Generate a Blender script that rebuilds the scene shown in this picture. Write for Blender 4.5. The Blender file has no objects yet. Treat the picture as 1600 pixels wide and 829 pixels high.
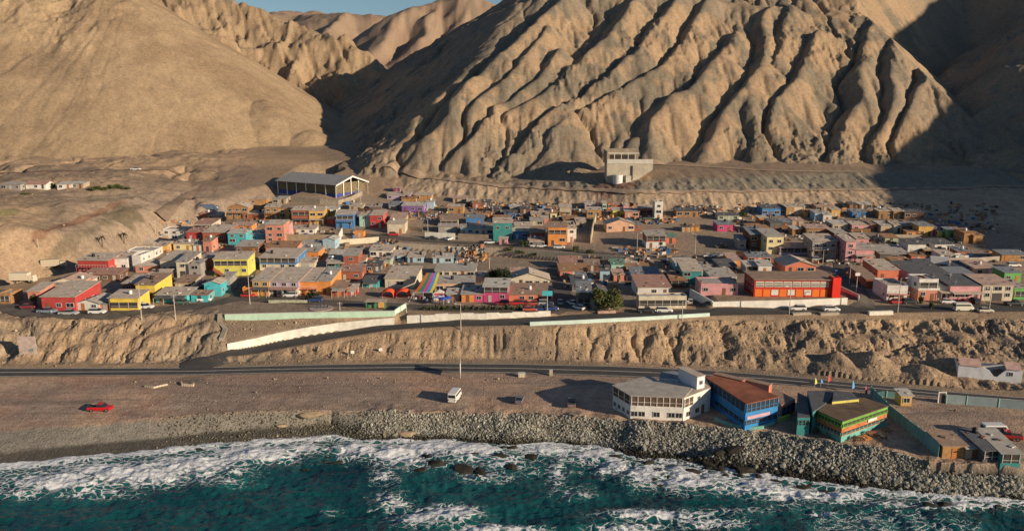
import bpy, bmesh, math, random
import numpy as np
from mathutils import Vector, Matrix
S = bpy.context.scene
R = math.radians
# ---------------------------------------------------------------- camera, sky, sun, exposure
F = 1232.0; PITCH = R(11.5); HC = 70.0; W0, H0 = 1600.0, 829.0
cam = bpy.data.cameras.new('camera'); camo = bpy.data.objects.new('camera', cam)
S.collection.objects.link(camo); S.camera = camo
camo.location = (0, 0, HC); camo.rotation_euler = (R(90) - PITCH, 0, 0)
cam.sensor_width = 36; cam.lens = F / W0 * 36; cam.clip_start = 1; cam.clip_end = 20000
SUN_EL, SUN_AZ = R(15.5), R(-30)          # azimuth measured from +X towards +Y; shadows fall to the left and away
sd = Vector((math.cos(SUN_EL)*math.cos(SUN_AZ), math.cos(SUN_EL)*math.sin(SUN_AZ), math.sin(SUN_EL)))
wd = bpy.data.worlds.new('World'); S.world = wd; wd.use_nodes = True
wn = wd.node_tree; sky = wn.nodes.new('ShaderNodeTexSky'); sky.sky_type = 'NISHITA'; sky.sun_disc = False
sky.sun_elevation = SUN_EL; sky.sun_rotation = math.atan2(sd.x, sd.y); sky.dust_density = 0.3; sky.ozone_density = 3.0; sky.altitude = 50
wn.links.new(sky.outputs[0], wn.nodes['Background'].inputs[0]); wn.nodes['Background'].inputs[1].default_value = 0.064
sl = bpy.data.lights.new('sun', 'SUN'); sl.energy = 5.0; sl.angle = R(0.6); sl.color = (1.0, 0.81, 0.59)
slo = bpy.data.objects.new('sun', sl); S.collection.objects.link(slo)
slo.rotation_euler = (-sd).to_track_quat('-Z', 'Y').to_euler(); slo.location = (300, -100, 300)
S.view_settings.view_transform = 'Standard'; S.view_settings.look = 'None'
S.view_settings.exposure = 0.30; S.view_settings.gamma = 1
# ---------------------------------------------------------------- helpers
def link(o, parent=None):
    S.collection.objects.link(o)
    if parent is not None: o.parent = parent
    return o
def tag(o, label=None, cat=None, group=None, kind=None):
    if label: o['label'] = label
    if cat: o['category'] = cat
    if group: o['group'] = group
    if kind: o['kind'] = kind
    return o
def empty(name, loc, rz=0, label=None, cat=None, group=None):
    o = bpy.data.objects.new(name, None); o.location = loc; o.rotation_euler = (0, 0, rz); o.empty_display_size = .5
    link(o); return tag(o, label, cat, group)
MATS = {}
def mat(name, col, rough=.85, noise=.25, scale=.6, bump=0, metal=0, wave=0, spec=.3, stain=0):
    key = (name, tuple(col))
    if key in MATS: return MATS[key]
    m = bpy.data.materials.new(name); m.use_nodes = True; nt = m.node_tree; b = nt.nodes['Principled BSDF']
    b.inputs['Roughness'].default_value = rough; b.inputs['Metallic'].default_value = metal
    b.inputs['Specular IOR Level'].default_value = spec
    tc = nt.nodes.new('ShaderNodeTexCoord'); mp = nt.nodes.new('ShaderNodeMapping'); nt.links.new(tc.outputs['Object'], mp.inputs[0])
    oi = nt.nodes.new('ShaderNodeObjectInfo'); nt.links.new(oi.outputs['Random'], mp.inputs['Location'])
    no = nt.nodes.new('ShaderNodeTexNoise'); no.inputs['Scale'].default_value = scale; no.inputs['Detail'].default_value = 6
    no.inputs['Roughness'].default_value = .65; nt.links.new(mp.outputs[0], no.inputs[0])
    rp = nt.nodes.new('ShaderNodeMapRange'); rp.inputs[1].default_value = .3; rp.inputs[2].default_value = .72
    rp.inputs[3].default_value = 1 - noise; rp.inputs[4].default_value = 1 + noise * .6
    nt.links.new(no.outputs[0], rp.inputs[0])
    mx = nt.nodes.new('ShaderNodeMix'); mx.data_type = 'RGBA'; mx.blend_type = 'MULTIPLY'; mx.inputs[0].default_value = 1
    mx.inputs[6].default_value = (*col, 1); nt.links.new(rp.outputs[0], mx.inputs[7]); out = mx.outputs[2]
    if stain:
        m2 = nt.nodes.new('ShaderNodeMix'); m2.data_type = 'RGBA'
        n2 = nt.nodes.new('ShaderNodeTexNoise'); n2.inputs['Scale'].default_value = .9; n2.inputs['Detail'].default_value = 8
        nt.links.new(mp.outputs[0], n2.inputs[0])
        r2 = nt.nodes.new('ShaderNodeMapRange'); r2.inputs[1].default_value = .5; r2.inputs[2].default_value = .75; r2.inputs[4].default_value = stain
        nt.links.new(n2.outputs[0], r2.inputs[0]); nt.links.new(r2.outputs[0], m2.inputs[0])
        nt.links.new(out, m2.inputs[6]); m2.inputs[7].default_value = (.26, .19, .13, 1); out = m2.outputs[2]
    h = no.outputs[0]
    if wave:
        wv = nt.nodes.new('ShaderNodeTexWave'); wv.inputs['Scale'].default_value = wave; wv.bands_direction = 'X'
        nt.links.new(tc.outputs['Object'], wv.inputs[0]); h = wv.outputs['Fac']
        m3 = nt.nodes.new('ShaderNodeMix'); m3.data_type = 'RGBA'; m3.blend_type = 'MULTIPLY'; m3.inputs[0].default_value = .3
        nt.links.new(out, m3.inputs[6]); nt.links.new(wv.outputs['Color'], m3.inputs[7]); out = m3.outputs[2]
    nt.links.new(out, b.inputs['Base Color'])
    if bump or wave:
        bp = nt.nodes.new('ShaderNodeBump'); bp.inputs['Strength'].default_value = bump or .4; bp.inputs['Distance'].default_value = .05
        nt.links.new(h, bp.inputs['Height']); nt.links.new(bp.outputs[0], b.inputs['Normal'])
    MATS[key] = m; return m
class MB:
    """collects shapes and links them as ONE mesh object"""
    def __init__(s): s.v = []; s.f = []; s.m = []
    def poly(s, pts, mi=0):
        i = len(s.v); s.v += [tuple(p) for p in pts]; s.f.append(tuple(range(i, i + len(pts)))); s.m.append(mi)
    def box(s, x0, y0, z0, x1, y1, z1, mi=0):
        i = len(s.v); s.v += [(x0,y0,z0),(x1,y0,z0),(x1,y1,z0),(x0,y1,z0),(x0,y0,z1),(x1,y0,z1),(x1,y1,z1),(x0,y1,z1)]
        for q in ((0,3,2,1),(4,5,6,7),(0,1,5,4),(1,2,6,5),(2,3,7,6),(3,0,4,7)): s.f.append(tuple(i+k for k in q)); s.m.append(mi)
        return s
    def prism(s, pts, z0, z1, mi=0):
        n = len(pts); i = len(s.v)
        z0s = z0 if hasattr(z0, '__len__') else [z0]*n; z1s = z1 if hasattr(z1, '__len__') else [z1]*n
        s.v += [(p[0],p[1],z0s[k]) for k, p in enumerate(pts)] + [(p[0],p[1],z1s[k]) for k, p in enumerate(pts)]
        s.f.append(tuple(i+k for k in reversed(range(n)))); s.f.append(tuple(i+n+k for k in range(n))); s.m += [mi, mi]
        for k in range(n): s.f.append((i+k, i+(k+1)%n, i+n+(k+1)%n, i+n+k)); s.m.append(mi)
        return s
    def extx(s, prof, x0, x1, mi=0):
        """profile in (y,z) extruded along x"""
        n = len(prof); i = len(s.v); s.v += [(x0,p[0],p[1]) for p in prof] + [(x1,p[0],p[1]) for p in prof]
        s.f.append(tuple(i+k for k in range(n))); s.f.append(tuple(i+n+k for k in reversed(range(n)))); s.m += [mi, mi]
        for k in range(n): s.f.append((i+k, i+n+k, i+n+(k+1)%n, i+(k+1)%n)); s.m.append(mi)
        return s
    def exty(s, prof, y0, y1, mi=0):
        n = len(prof); i = len(s.v); s.v += [(p[0],y0,p[1]) for p in prof] + [(p[0],y1,p[1]) for p in prof]
        s.f.append(tuple(i+k for k in reversed(range(n)))); s.f.append(tuple(i+n+k for k in range(n))); s.m += [mi, mi]
        for k in range(n): s.f.append((i+k, i+(k+1)%n, i+n+(k+1)%n, i+n+k)); s.m.append(mi)
        return s
    def tube(s, a, b, r, n=6, r2=None, mi=0):
        a = Vector(a); b = Vector(b); d = (b-a).normalized(); u = d.orthogonal().normalized(); w = d.cross(u); r2 = r if r2 is None else r2
        i = len(s.v)
        for k in range(n):
            c = math.cos(2*math.pi*k/n)*u + math.sin(2*math.pi*k/n)*w; s.v.append(tuple(a + c*r))
        for k in range(n):
            c = math.cos(2*math.pi*k/n)*u + math.sin(2*math.pi*k/n)*w; s.v.append(tuple(b + c*r2))
        s.f.append(tuple(i+k for k in reversed(range(n)))); s.f.append(tuple(i+n+k for k in range(n))); s.m += [mi, mi]
        for k in range(n): s.f.append((i+k, i+(k+1)%n, i+n+(k+1)%n, i+n+k)); s.m.append(mi)
        return s
    def mesh(s, name, m):
        me = bpy.data.meshes.new(name); me.from_pydata(s.v, [], s.f)
        for x in (m if isinstance(m, (list, tuple)) else [m]): me.materials.append(x)
        if isinstance(m, (list, tuple)): me.polygons.foreach_set('material_index', s.m)
        bm = bmesh.new(); bm.from_mesh(me); bmesh.ops.recalc_face_normals(bm, faces=bm.faces); bm.to_mesh(me); bm.free()
        me.update(); return me
    def build(s, name, m, parent=None, smooth=False):
        me = s.mesh(name, m)
        if smooth: me.polygons.foreach_set('use_smooth', [True]*len(me.polygons))
        return link(bpy.data.objects.new(name, me), parent)
def copy_tree(o, parent=None):
    c = o.copy(); S.collection.objects.link(c)
    if parent is not None: c.parent = parent
    for ch in list(o.children): copy_tree(ch, c)
    return c
# ---------------------------------------------------------------- numpy noise
def _h(ix, iy, s):
    n = (ix.astype(np.int64)*374761393 + iy.astype(np.int64)*668265263 + s*1442695041) & 0x7fffffff
    n = ((n ^ (n >> 13)) * 1274126177) & 0x7fffffff
    return ((n ^ (n >> 16)) & 0xffff) / 65535.0
def vn(x, y, s=0):
    x = np.asarray(x, float); y = np.asarray(y, float); ix = np.floor(x); iy = np.floor(y); fx = x-ix; fy = y-iy
    fx = fx*fx*fx*(fx*(fx*6-15)+10); fy = fy*fy*fy*(fy*(fy*6-15)+10)
    a = _h(ix,iy,s); b = _h(ix+1,iy,s); c = _h(ix,iy+1,s); d = _h(ix+1,iy+1,s)
    return (a*(1-fx)+b*fx)*(1-fy) + (c*(1-fx)+d*fx)*fy
def fbm(x, y, o=5, s=0, g=.5):
    t = 0; a = 1; n = 0
    for k in range(o): t = t + a*vn(x+k*17.3, y-k*9.1, s+k); n += a; a *= g; x = x*2.03; y = y*2.03
    return t/n
def ridged(x, y, o=4, s=0):
    t = 0; a = 1; n = 0
    for k in range(o): t = t + a*(1-np.abs(2*vn(x, y, s+k)-1)); n += a; a *= .5; x = x*2.1+5; y = y*2.1-3
    return t/n
def sst(a, b, x):
    t = np.clip((x-a)/(b-a), 0, 1); return t*t*(3-2*t)
# ---------------------------------------------------------------- pixel of the survey photograph -> direction of sight
CP, SP = math.cos(PITCH), math.sin(PITCH)
def ray(px, py):
    a = (px-800)/F; b = (414.5-py)/F
    y = CP + b*SP; z = -SP + b*CP
    return a/y, z/y                        # X/Y and (Z-HC)/Y
def atY(px, py, Y): u, t = ray(px, py); return Vector((u*Y, Y, HC+t*Y))
def atZ(px, py, z): u, t = ray(px, py); Y = (z-HC)/t; return Vector((u*Y, Y, z))
# ---------------------------------------------------------------- terrain: survey lines running along the coast
def row(*pts):
    o = sorted((ray(a, b)[0], atZ(a, b, z).y, z) for a, b, z in pts)
    return [np.array(c) for c in zip(*o)]
def rel(prev, *pts):
    pu, pY, pz = prev; us = [(px-800)/F/(CP) * 1.0 for px, dy, z in pts]
    us = np.array([(px-800)/F/(CP-.07*SP) for px, dy, z in pts]); dy = np.array([p[1] for p in pts]); z = np.array([p[2] for p in pts])
    au = np.unique(np.concatenate([pu, us]))
    return [au, np.interp(au, pu, pY)+np.interp(au, us, dy), np.interp(au, us, z)]
R1 = row((-300,775,0),(0,735,0),(100,722,0),(200,712,0),(350,697,0),(450,690,0),(490,686,0),(520,684,0),(560,690,0),(620,690,0),(700,688,0),(800,700,0),(850,694,0),(930,700,0),(1000,716,0),(1060,722,0),(1150,738,0),(1200,746,0),(1300,757,0),(1400,770,0),(1500,779,0),(1600,783,0),(1900,800,0))
R1a = rel(R1, (-300,4.5,1.6),(300,4.5,1.5),(560,3,2.0),(1600,4,3.2))
R2 = row((-300,700,3.3),(0,668,3.3),(100,665,3.4),(200,655,3.6),(300,647,4.0),(400,641,4.8),(480,640,4.9),(600,643,4.9),(700,644,5),(800,645,5),(850,648,5),(950,655,5),(1000,660,5),(1100,667,5),(1200,674,5),(1260,684,5),(1300,692,5),(1400,708,5),(1460,722,5),(1600,730,5),(1900,760,5))
R3 = row((-300,592,5),(0,589,5),(300,586,5),(500,582,5),(640,581,5),(800,583,5),(950,588,5),(1100,594,5),(1220,601,5),(1350,612,5),(1500,625,5),(1600,632,5),(1900,655,5))
R4 = row((-300,576,5),(0,575,5),(300,574,5),(500,569,5),(640,567,5),(800,568,5),(950,571,5),(1100,577,5),(1220,586,5),(1350,598,5),(1500,612,5),(1600,620,5),(1900,640,5))
R5 = row((-300,568,5.3),(0,566,5.3),(300,565,5.3),(400,563,5.3),(500,562,5.3),(640,560,5.3),(800,560,5.3),(950,563,5.3),(1100,569,5.3),(1220,577,5.3),(1350,590,5.3),(1500,603,5.3),(1600,605,5.3),(1900,620,5.3))
R6 = row((-300,545,7.5),(0,540,7.8),(300,545,7),(340,560,5.5),(400,553,6.1),(450,543,7.1),(520,530,8.6),(607,516,10.4),(700,510,11.6),(826,508,12.5),(900,505,12.9),(1000,500,13.2),(1120,493,13.5),(1230,491,13.6),(1350,489,13.8),(1500,487,14),(1600,487,14),(1900,487,14))
R7 = row((-300,535,8.6),(0,530,9),(300,538,7.8),(345,550,6.3),(400,541,6.3),(450,530,7.3),(530,517,8.9),(616,507,10.6),(700,501,11.7),(764,499,12.2),(864,494,12.8),(900,491,13),(1000,486,13.3),(1120,482,13.5),(1230,481,13.6),(1350,477,13.8),(1500,475,14),(1600,475,14),(1900,475,14))
R7b = rel(R7, (-300,1.6,9.6),(0,1.6,10),(335,1.2,9.3),(352,.4,8.0),(450,.4,9.6),(616,.4,12.2),(626,.4,11.3),(636,.4,13.2),(864,.4,13.3),(875,1,13.1),(1100,1,13.5),(1112,.4,15.3),(1338,.4,15.3),(1350,1,13.9),(1900,1,14))
R8a = row((-300,512,11.8),(0,508,12),(330,502,11.5),(350,501,11.5),(616,494,12.6),(640,488,13.3),(864,488,13.3),(900,487,13.2),(1000,482,13.4),(1100,477,13.5),(1112,468,15.3),(1338,468,15.3),(1350,472,14),(1600,470,14),(1900,470,14))
R8b = rel(R8a, (-300,3,13),(0,3,13),(330,2,13),(352,.3,13.1),(616,.3,13.2),(635,1,13.3),(1100,1,13.5),(1112,1,15.3),(1338,1,15.3),(1350,1,14),(1900,1,14))
R9 = row((-300,450,13),(0,445,13),(200,435,13.3),(400,430,13.5),(600,430,13.3),(800,435,12.8),(1000,440,13),(1110,440,13.8),(1200,440,15),(1330,440,15),(1400,440,14.3),(1600,445,14.3),(1900,445,14.3))
R10a = row((-300,425,18),(0,425,15.5),(100,418,14.6),(200,400,14.5),(300,398,14.3),(400,400,14.2),(590,398,13.8),(620,390,12.8),(800,402,12),(1010,419,12.5),(1030,419,13.6),(1100,418,14),(1200,418,14.8),(1400,422,14.6),(1600,425,14.6),(1900,425,14.6))
R10b = rel(R10a, (-300,2,19),(0,2,16.5),(100,2,15.3),(200,2,14.8),(400,2,14.4),(590,2,14),(620,.3,15.4),(1010,.3,15.6),(1030,2,14),(1900,2,14.8))
R11 = row((-300,400,22),(0,402,20),(100,398,18.5),(200,380,17),(300,375,15.5),(400,370,16),(600,372,15.8),(800,380,15.5),(1000,400,15.6),(1100,404,15),(1200,410,15),(1400,415,15),(1600,420,15),(1900,420,15))
R12 = row((-300,360,28),(0,360,27),(100,358,25),(200,350,22),(300,350,18.5),(400,345,19.5),(600,345,19.5),(800,345,19),(1000,365,18.5),(1200,370,17.8),(1400,380,17.3),(1600,400,16.5),(1900,400,16.5))
R13 = row((-300,325,32),(0,330,31),(200,320,27),(300,325,23),(400,325,22),(500,325,22.5),(620,325,22),(800,328,21),(1000,335,21.5),(1200,340,20.5),(1400,350,20),(1600,385,18.5),(1900,385,18.5))
R14 = row((-300,298,34),(0,298,33),(200,295,32),(300,298,28),(400,300,27),(500,305,26.5),(620,300,26.5),(700,308,24.5),(800,318,22.5),(1000,325,23),(1100,333,22),(1200,326,23),(1400,330,23),(1500,345,22),(1600,360,22),(1900,360,22))
R15 = row((-300,275,36),(0,275,36),(200,265,37),(300,268,34),(400,275,32.5),(500,275,32),(620,267,33.5),(700,281,31),(800,291,29),(1000,298,30),(1200,297,30),(1400,295,30),(1600,292,30),(1900,292,30))
R16 = row((-300,262,38),(0,262,38),(200,243,41),(300,245,41),(400,250,38.5),(500,250,38),(620,250,38),(700,272,33.5),(800,283,30.5),(1000,283,33),(1200,275,35),(1400,268,36),(1600,260,37),(1900,260,37))
def const(Y, z): return [np.array([-5., 5.]), np.array([Y, Y], float), np.array([z, z], float)]
R0 = rel(R1, (-300,-9,-3),(1900,-9,-3))
ROWS = [const(30,-6), R0, R1, R1a, R2, R3, R4, R5, R6, R7, R7b, R8a, R8b, R9, R10a, R10b, R11, R12, R13, R14, R15, R16, rel(R16,(-300,150,52),(1900,150,52)), const(900,62), const(1600,105), const(6000,260)]
NR = len(ROWS)
def profiles(U):
    Yr = np.array([np.interp(U, r[0], r[1]) for r in ROWS]); Zr = np.array([np.interp(U, r[0], r[2]) for r in ROWS])
    for k in range(1, NR): Yr[k] = np.maximum(Yr[k], Yr[k-1]+.05)
    return Yr, Zr
IX = {n: i for i, n in enumerate(['deep','R0','R1','R1a','R2','R3','R4','R5','R6','R7','R7b','R8a','R8b','R9','R10a','R10b','R11','R12','R13','R14','R15','R16','far1','far2','far3','far4'])}
# grid (fan shaped, finest where it is seen)
U = np.concatenate([np.linspace(-3.2,-.76,70), np.arange(-.75,.75,.00135), np.linspace(.76,3.2,130)])
Yg = np.concatenate([np.arange(30,118,4.), np.arange(118,216,.42), np.arange(216,430,.62), np.arange(430,760,1.35), np.arange(760,1000,3.), np.geomspace(1000,6000,170)])
Yr, Zr = profiles(U)
NU, NY = len(U), len(Yg)
Z = np.empty((NY, NU)); T = np.empty((NY, NU)); idx = np.arange(NR, dtype=float)
for j in range(NU):
    Z[:, j] = np.interp(Yg, Yr[:, j], Zr[:, j]); T[:, j] = np.interp(Yg, Yr[:, j], idx)
X = U[None, :]*Yg[:, None]; Y = np.repeat(Yg[:, None], NU, 1)
def band(a, b, f=.25): return sst(IX[a]-f, IX[a]+f, T)*(1-sst(IX[b]-f, IX[b]+f, T))
# --- cliffs between highway and terrace, and the other slopes, are eroded
cl = band('R5','R8b',.5); rampm = np.zeros_like(Z)
inramp = ((T > IX['R6']-.12) & (T < IX['R7']+.15) & (U[None,:] > -.40)).astype(float)
wallz = ((T > IX['R7']-.1) & (T < IX['R8b']+.3) & (U[None,:] > -.385)).astype(float)
cl = cl*(1-inramp)*(1-wallz)
g1 = ridged(X*.085+fbm(X*.06,Y*.09,4,7)*2.6, Y*.045, 4, 11); g2 = fbm(X*.45, Y*.22, 5, 3)
side = np.clip(.45+sst(.02,.2,U[None,:])*.3+sst(-.35,-.55,U[None,:])*.35, 0, 1)
cut = sst(.62,.92,g1)
Z += cl*side*(-cut*2.0 + (g2-.5)*1.8 + (ridged(X*.45,Y*.4,5,21)-.6)*2.0 - sst(.75,.95,ridged(X*.16+fbm(X*.2,Y*.2,3,23),Y*.05,3,25))*1.3)
Z += cl*.32*np.sin(Z*2.4+fbm(X*.05,Y*.05,3,29)*6)
# heaps at the foot of the right cliff
for (hx, hy, hh, rr) in ((1305,572,4.6,9),(1360,572,5.2,10),(1440,585,3.0,8),(1250,566,2.6,7)):
    c = atZ(hx, hy, 5.5); r_ = np.hypot(X-c.x, (Y-c.y)*1.0); Z = np.maximum(Z, np.where((r_ < rr*1.6) & (T > IX['R5']-.1), 5.2+hh-r_*(hh/rr)+(g2-.5)*1.2, -99))
hillm = sst(IX['R10b'], IX['R12'], T)*(1-sst(-.42,-.30,U[None,:]))
Z += hillm*((fbm(X*.06,Y*.06,5,31)-.5)*5 - sst(.7,.95,ridged(X*.035,Y*.03,3,37))*3)
PATH = [gp0 for gp0 in [atZ(a,b,z) for a,b,z in ((520,268,33),(470,286,31),(430,302,27),(385,322,23.5),(340,340,20),(298,354,18),(258,369,17),(212,386,16.2),(160,402,15.7),(100,411,16.2),(40,420,16.4),(-80,432,17))]]
sdm = np.full(X.shape, 1e3); sgn = np.ones(X.shape)
for a, b in zip(PATH[:-1], PATH[1:]):
    dx, dy = b.x-a.x, b.y-a.y; L = dx*dx+dy*dy; t = np.clip(((X-a.x)*dx+(Y-a.y)*dy)/L, 0, 1); ex = X-a.x-t*dx; ey = Y-a.y-t*dy
    d = np.hypot(ex, ey); k_ = d < sdm; sdm = np.where(k_, d, sdm); sgn = np.where(k_, np.sign(ex*dy-ey*dx), sgn)
sdm = sdm+ (fbm(X*.08,Y*.08,3,45)-.5)*4; east = -sgn
RAV = np.where(east > 0, 1-sst(2.5,6.5,sdm), 1-sst(6,22,sdm)); Z -= RAV*8
em = band('R14','R16',.3); Z += em*sst(-.2,-.1,U[None,:])*((fbm(X*.25,Y*.12,4,41)-.5)*1.6 + (ridged(X*.2,Y*.05,3,43)-.6)*1.0)
# gentle unevenness everywhere except on roads
flat = sst(IX['R4']-.02,IX['R5'],T)+ (1-sst(IX['R2'],IX['R3']-.05,T))
Z += (fbm(X*.15,Y*.15,4,51)-.5)*.35*np.clip(flat,0,1)*(1-inramp)*(T < IX['R7b'])
Zbase = Z.copy()
comp = np.zeros(Z.shape, np.int8)           # 0 ground, 1 left hill, 2 main hill, 3 far hills, 4 headland
bk = (1-sst(IX['R2']-.1,IX['R2']+.3,T))*sst(IX['R1']-.5,IX['R1a'],T)*sst(ray(540,690)[0],ray(600,690)[0],U[None,:]); Z += bk*((fbm(X*.22,Y*.22,4,53)-.5)*2.2)
Zbase = Z
# --- hills are raised from crest lines that fall away at the angle of repose
def seg_tent(pts, k, X, Y, pw=1.0, smooth=0):
    best = np.full(X.shape, -1e4)
    for a, b in zip(pts[:-1], pts[1:]):
        ax, ay, az = a; bx, by, bz = b; dx, dy = bx-ax, by-ay; L = dx*dx+dy*dy
        t = np.clip(((X-ax)*dx+(Y-ay)*dy)/L, 0, 1); d = np.hypot(X-ax-t*dx, Y-ay-t*dy)
        if smooth: d = np.sqrt(d*d+smooth*smooth)-smooth
        best = np.maximum(best, az+t*(bz-az)-k*d**pw)
    return best
def smax(a, b, k):
    h = np.clip(.5+.5*(a-b)/k, 0, 1); return b*(1-h)+a*h+k*h*(1-h)
def onplane(px, py, Y0, z0, s):
    u, t = ray(px, py); Yh = (HC-z0+s*Y0)/(s-t); return (u*Yh, Yh, HC+t*Yh)
def erode(z, cell, it, K, D, mask=None, amin=20.):
    """rain-cut gullies: water follows the steepest way down and cuts in proportion to what it gathers"""
    ny, nx = z.shape; z = z.copy(); z0 = z.copy(); ids = np.arange(ny*nx).reshape(ny, nx)
    for n in range(it):
        best = np.full(z.shape, 1e-6); rec = ids.copy()
        for dy in (-1,0,1):
            for dx in (-1,0,1):
                if dx == 0 and dy == 0: continue
                zz = np.full(z.shape, 1e9); ri = ids.copy()
                ys, ye, xs, xe = max(0,-dy), ny-max(0,dy), max(0,-dx), nx-max(0,dx)
                zz[ys:ye, xs:xe] = z[ys+dy:ye+dy, xs+dx:xe+dx]; ri[ys:ye, xs:xe] = ids[ys+dy:ye+dy, xs+dx:xe+dx]
                sl_ = (z-zz)/(cell*math.hypot(dx,dy)); k = sl_ > best; best = np.where(k, sl_, best); rec = np.where(k, ri, rec)
        order = np.argsort(-z, axis=None).tolist(); rl = rec.ravel().tolist(); A = [cell*cell]*(ny*nx)
        for i in order:
            j = rl[i]
            if j != i: A[j] += A[i]
        A = np.array(A).reshape(ny, nx); cut = K*np.sqrt(np.clip(A-amin, 0, 7000))*np.clip(best, 0, 1.5); drop = best*cell*.7
        dz = np.minimum(cut, drop)
        if mask is not None: dz = dz*mask
        z = z-dz; lap = np.zeros_like(z); lap[1:-1,1:-1] = z[:-2,1:-1]+z[2:,1:-1]+z[1:-1,:-2]+z[1:-1,2:]-4*z[1:-1,1:-1]
        z = z+D*lap*(1 if mask is None else mask)
    return z
def sample(g, x0, y0, cell, X_, Y_):
    ny, nx = g.shape; fx = np.clip((X_-x0)/cell, 0, nx-1.001); fy = np.clip((Y_-y0)/cell, 0, ny-1.001); ix = fx.astype(int); iy = fy.astype(int); a = fx-ix; b = fy-iy
    return (g[iy,ix]*(1-a)+g[iy,ix+1]*a)*(1-b)+(g[iy+1,ix]*(1-a)+g[iy+1,ix+1]*a)*b
def gridof(x0, x1, y0, y1, c): return np.meshgrid(np.arange(x0, x1, c), np.arange(y0, y1, c))
def fromfan(A_, GX, GY):
    u = GX/GY; j = np.clip(np.searchsorted(U, u)-1, 0, NU-2); i = np.clip(np.searchsorted(Yg, GY)-1, 0, NY-2); b = (u-U[j])/(U[j+1]-U[j]); a = (GY-Yg[i])/(Yg[i+1]-Yg[i])
    return (A_[i,j]*(1-b)+A_[i,j+1]*b)*(1-a)+(A_[i+1,j]*(1-b)+A_[i+1,j+1]*b)*a
GX, GY = gridof(-165, 165, 168, 226, .6); zc_ = fromfan(Z, GX, GY); mk = np.clip(fromfan(cl, GX, GY)*1.3, 0, 1)
ze = erode(zc_+mk*((fbm(GX*.3,GY*.3,4,27)-.5)*1.0+(fbm(GX*.1,GY*.1,3,28)-.5)*2.4), .6, 26, .0105, .03, mk, 6.); dlt = sample(ze-zc_, -165, 168, .6, X, Y)
Z += np.where((np.abs(X) < 163) & (Y > 169) & (Y < 224), dlt*cl*side**.3, 0)
m = Y > 395
Xm, Ym = X[m], Y[m]
wx = Xm+(fbm(Xm*.012,Ym*.012,4,61)-.5)*26; wy = Ym+(fbm(Xm*.012,Ym*.012,4,67)-.5)*26
# left cone of debris
c1 = seg_tent([(-460,720,215),(-385,650,178)], .66, Xm, Ym, 1, 10)
c1 = smax(c1, seg_tent([tuple(atY(*q)) for q in ((120,-90,680),(175,-30,655),(230,22,635),(310,84,605),(410,154,572),(480,202,545),(548,250,515))], .62, Xm, Ym, 1, 9)-1, 5)
c1 = c1 + (fbm(Xm*.02,Ym*.02,4,71)-.5)*4 + (fbm(Xm*.12,Ym*.12,4,73)-.5)*1.4
ang = np.arctan2(Ym-643, Xm+296); rad = np.hypot(Ym-643, Xm+296)
c1 += -sst(.55,.9,ridged(ang*6+fbm(Xm*.02,Ym*.02,3,75)*.6, rad*.004, 3, 77))*.7*sst(15,80,rad)
c1 += (ridged(Xm*.07,Ym*.07,4,79)-.5)*9*(1-sst(60,125,rad))*sst(-260,-330,Xm)
# rugged ridge behind it
P = [atY(*q) for q in ((-200,-160,1000),(180,-70,900),(330,-2,860),(430,32,850),(530,69,820),(600,118,770),(640,165,720))]
c2 = seg_tent([tuple(p) for p in P], .72, wx, wy, 1, 4)
for q in (((250,-40,880),(330,60,800),(380,110,760),(430,160,715)), ((380,10,860),(430,70,800),(460,110,765),(490,150,735)), ((300,-20,870),(370,40,820),(400,90,785)),((470,45,840),(500,90,800),(520,130,765)),((430,32,850),(470,80,800),(500,120,770)),((530,69,820),(545,120,780),(560,160,740)),((200,-60,890),(290,30,810),(330,80,775))):
    c2 = smax(c2, seg_tent([tuple(atY(*a)) for a in q], .95, wx, wy, 1, 2)-2, 5)
c2 += (ridged(Xm*.022,Ym*.022,5,81)-.6)*24 + (fbm(Xm*.09,Ym*.09,4,83)-.5)*5 - sst(.6,.9,ridged(Xm*.05+Ym*.03,Ym*.02,4,84))*4
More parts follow.
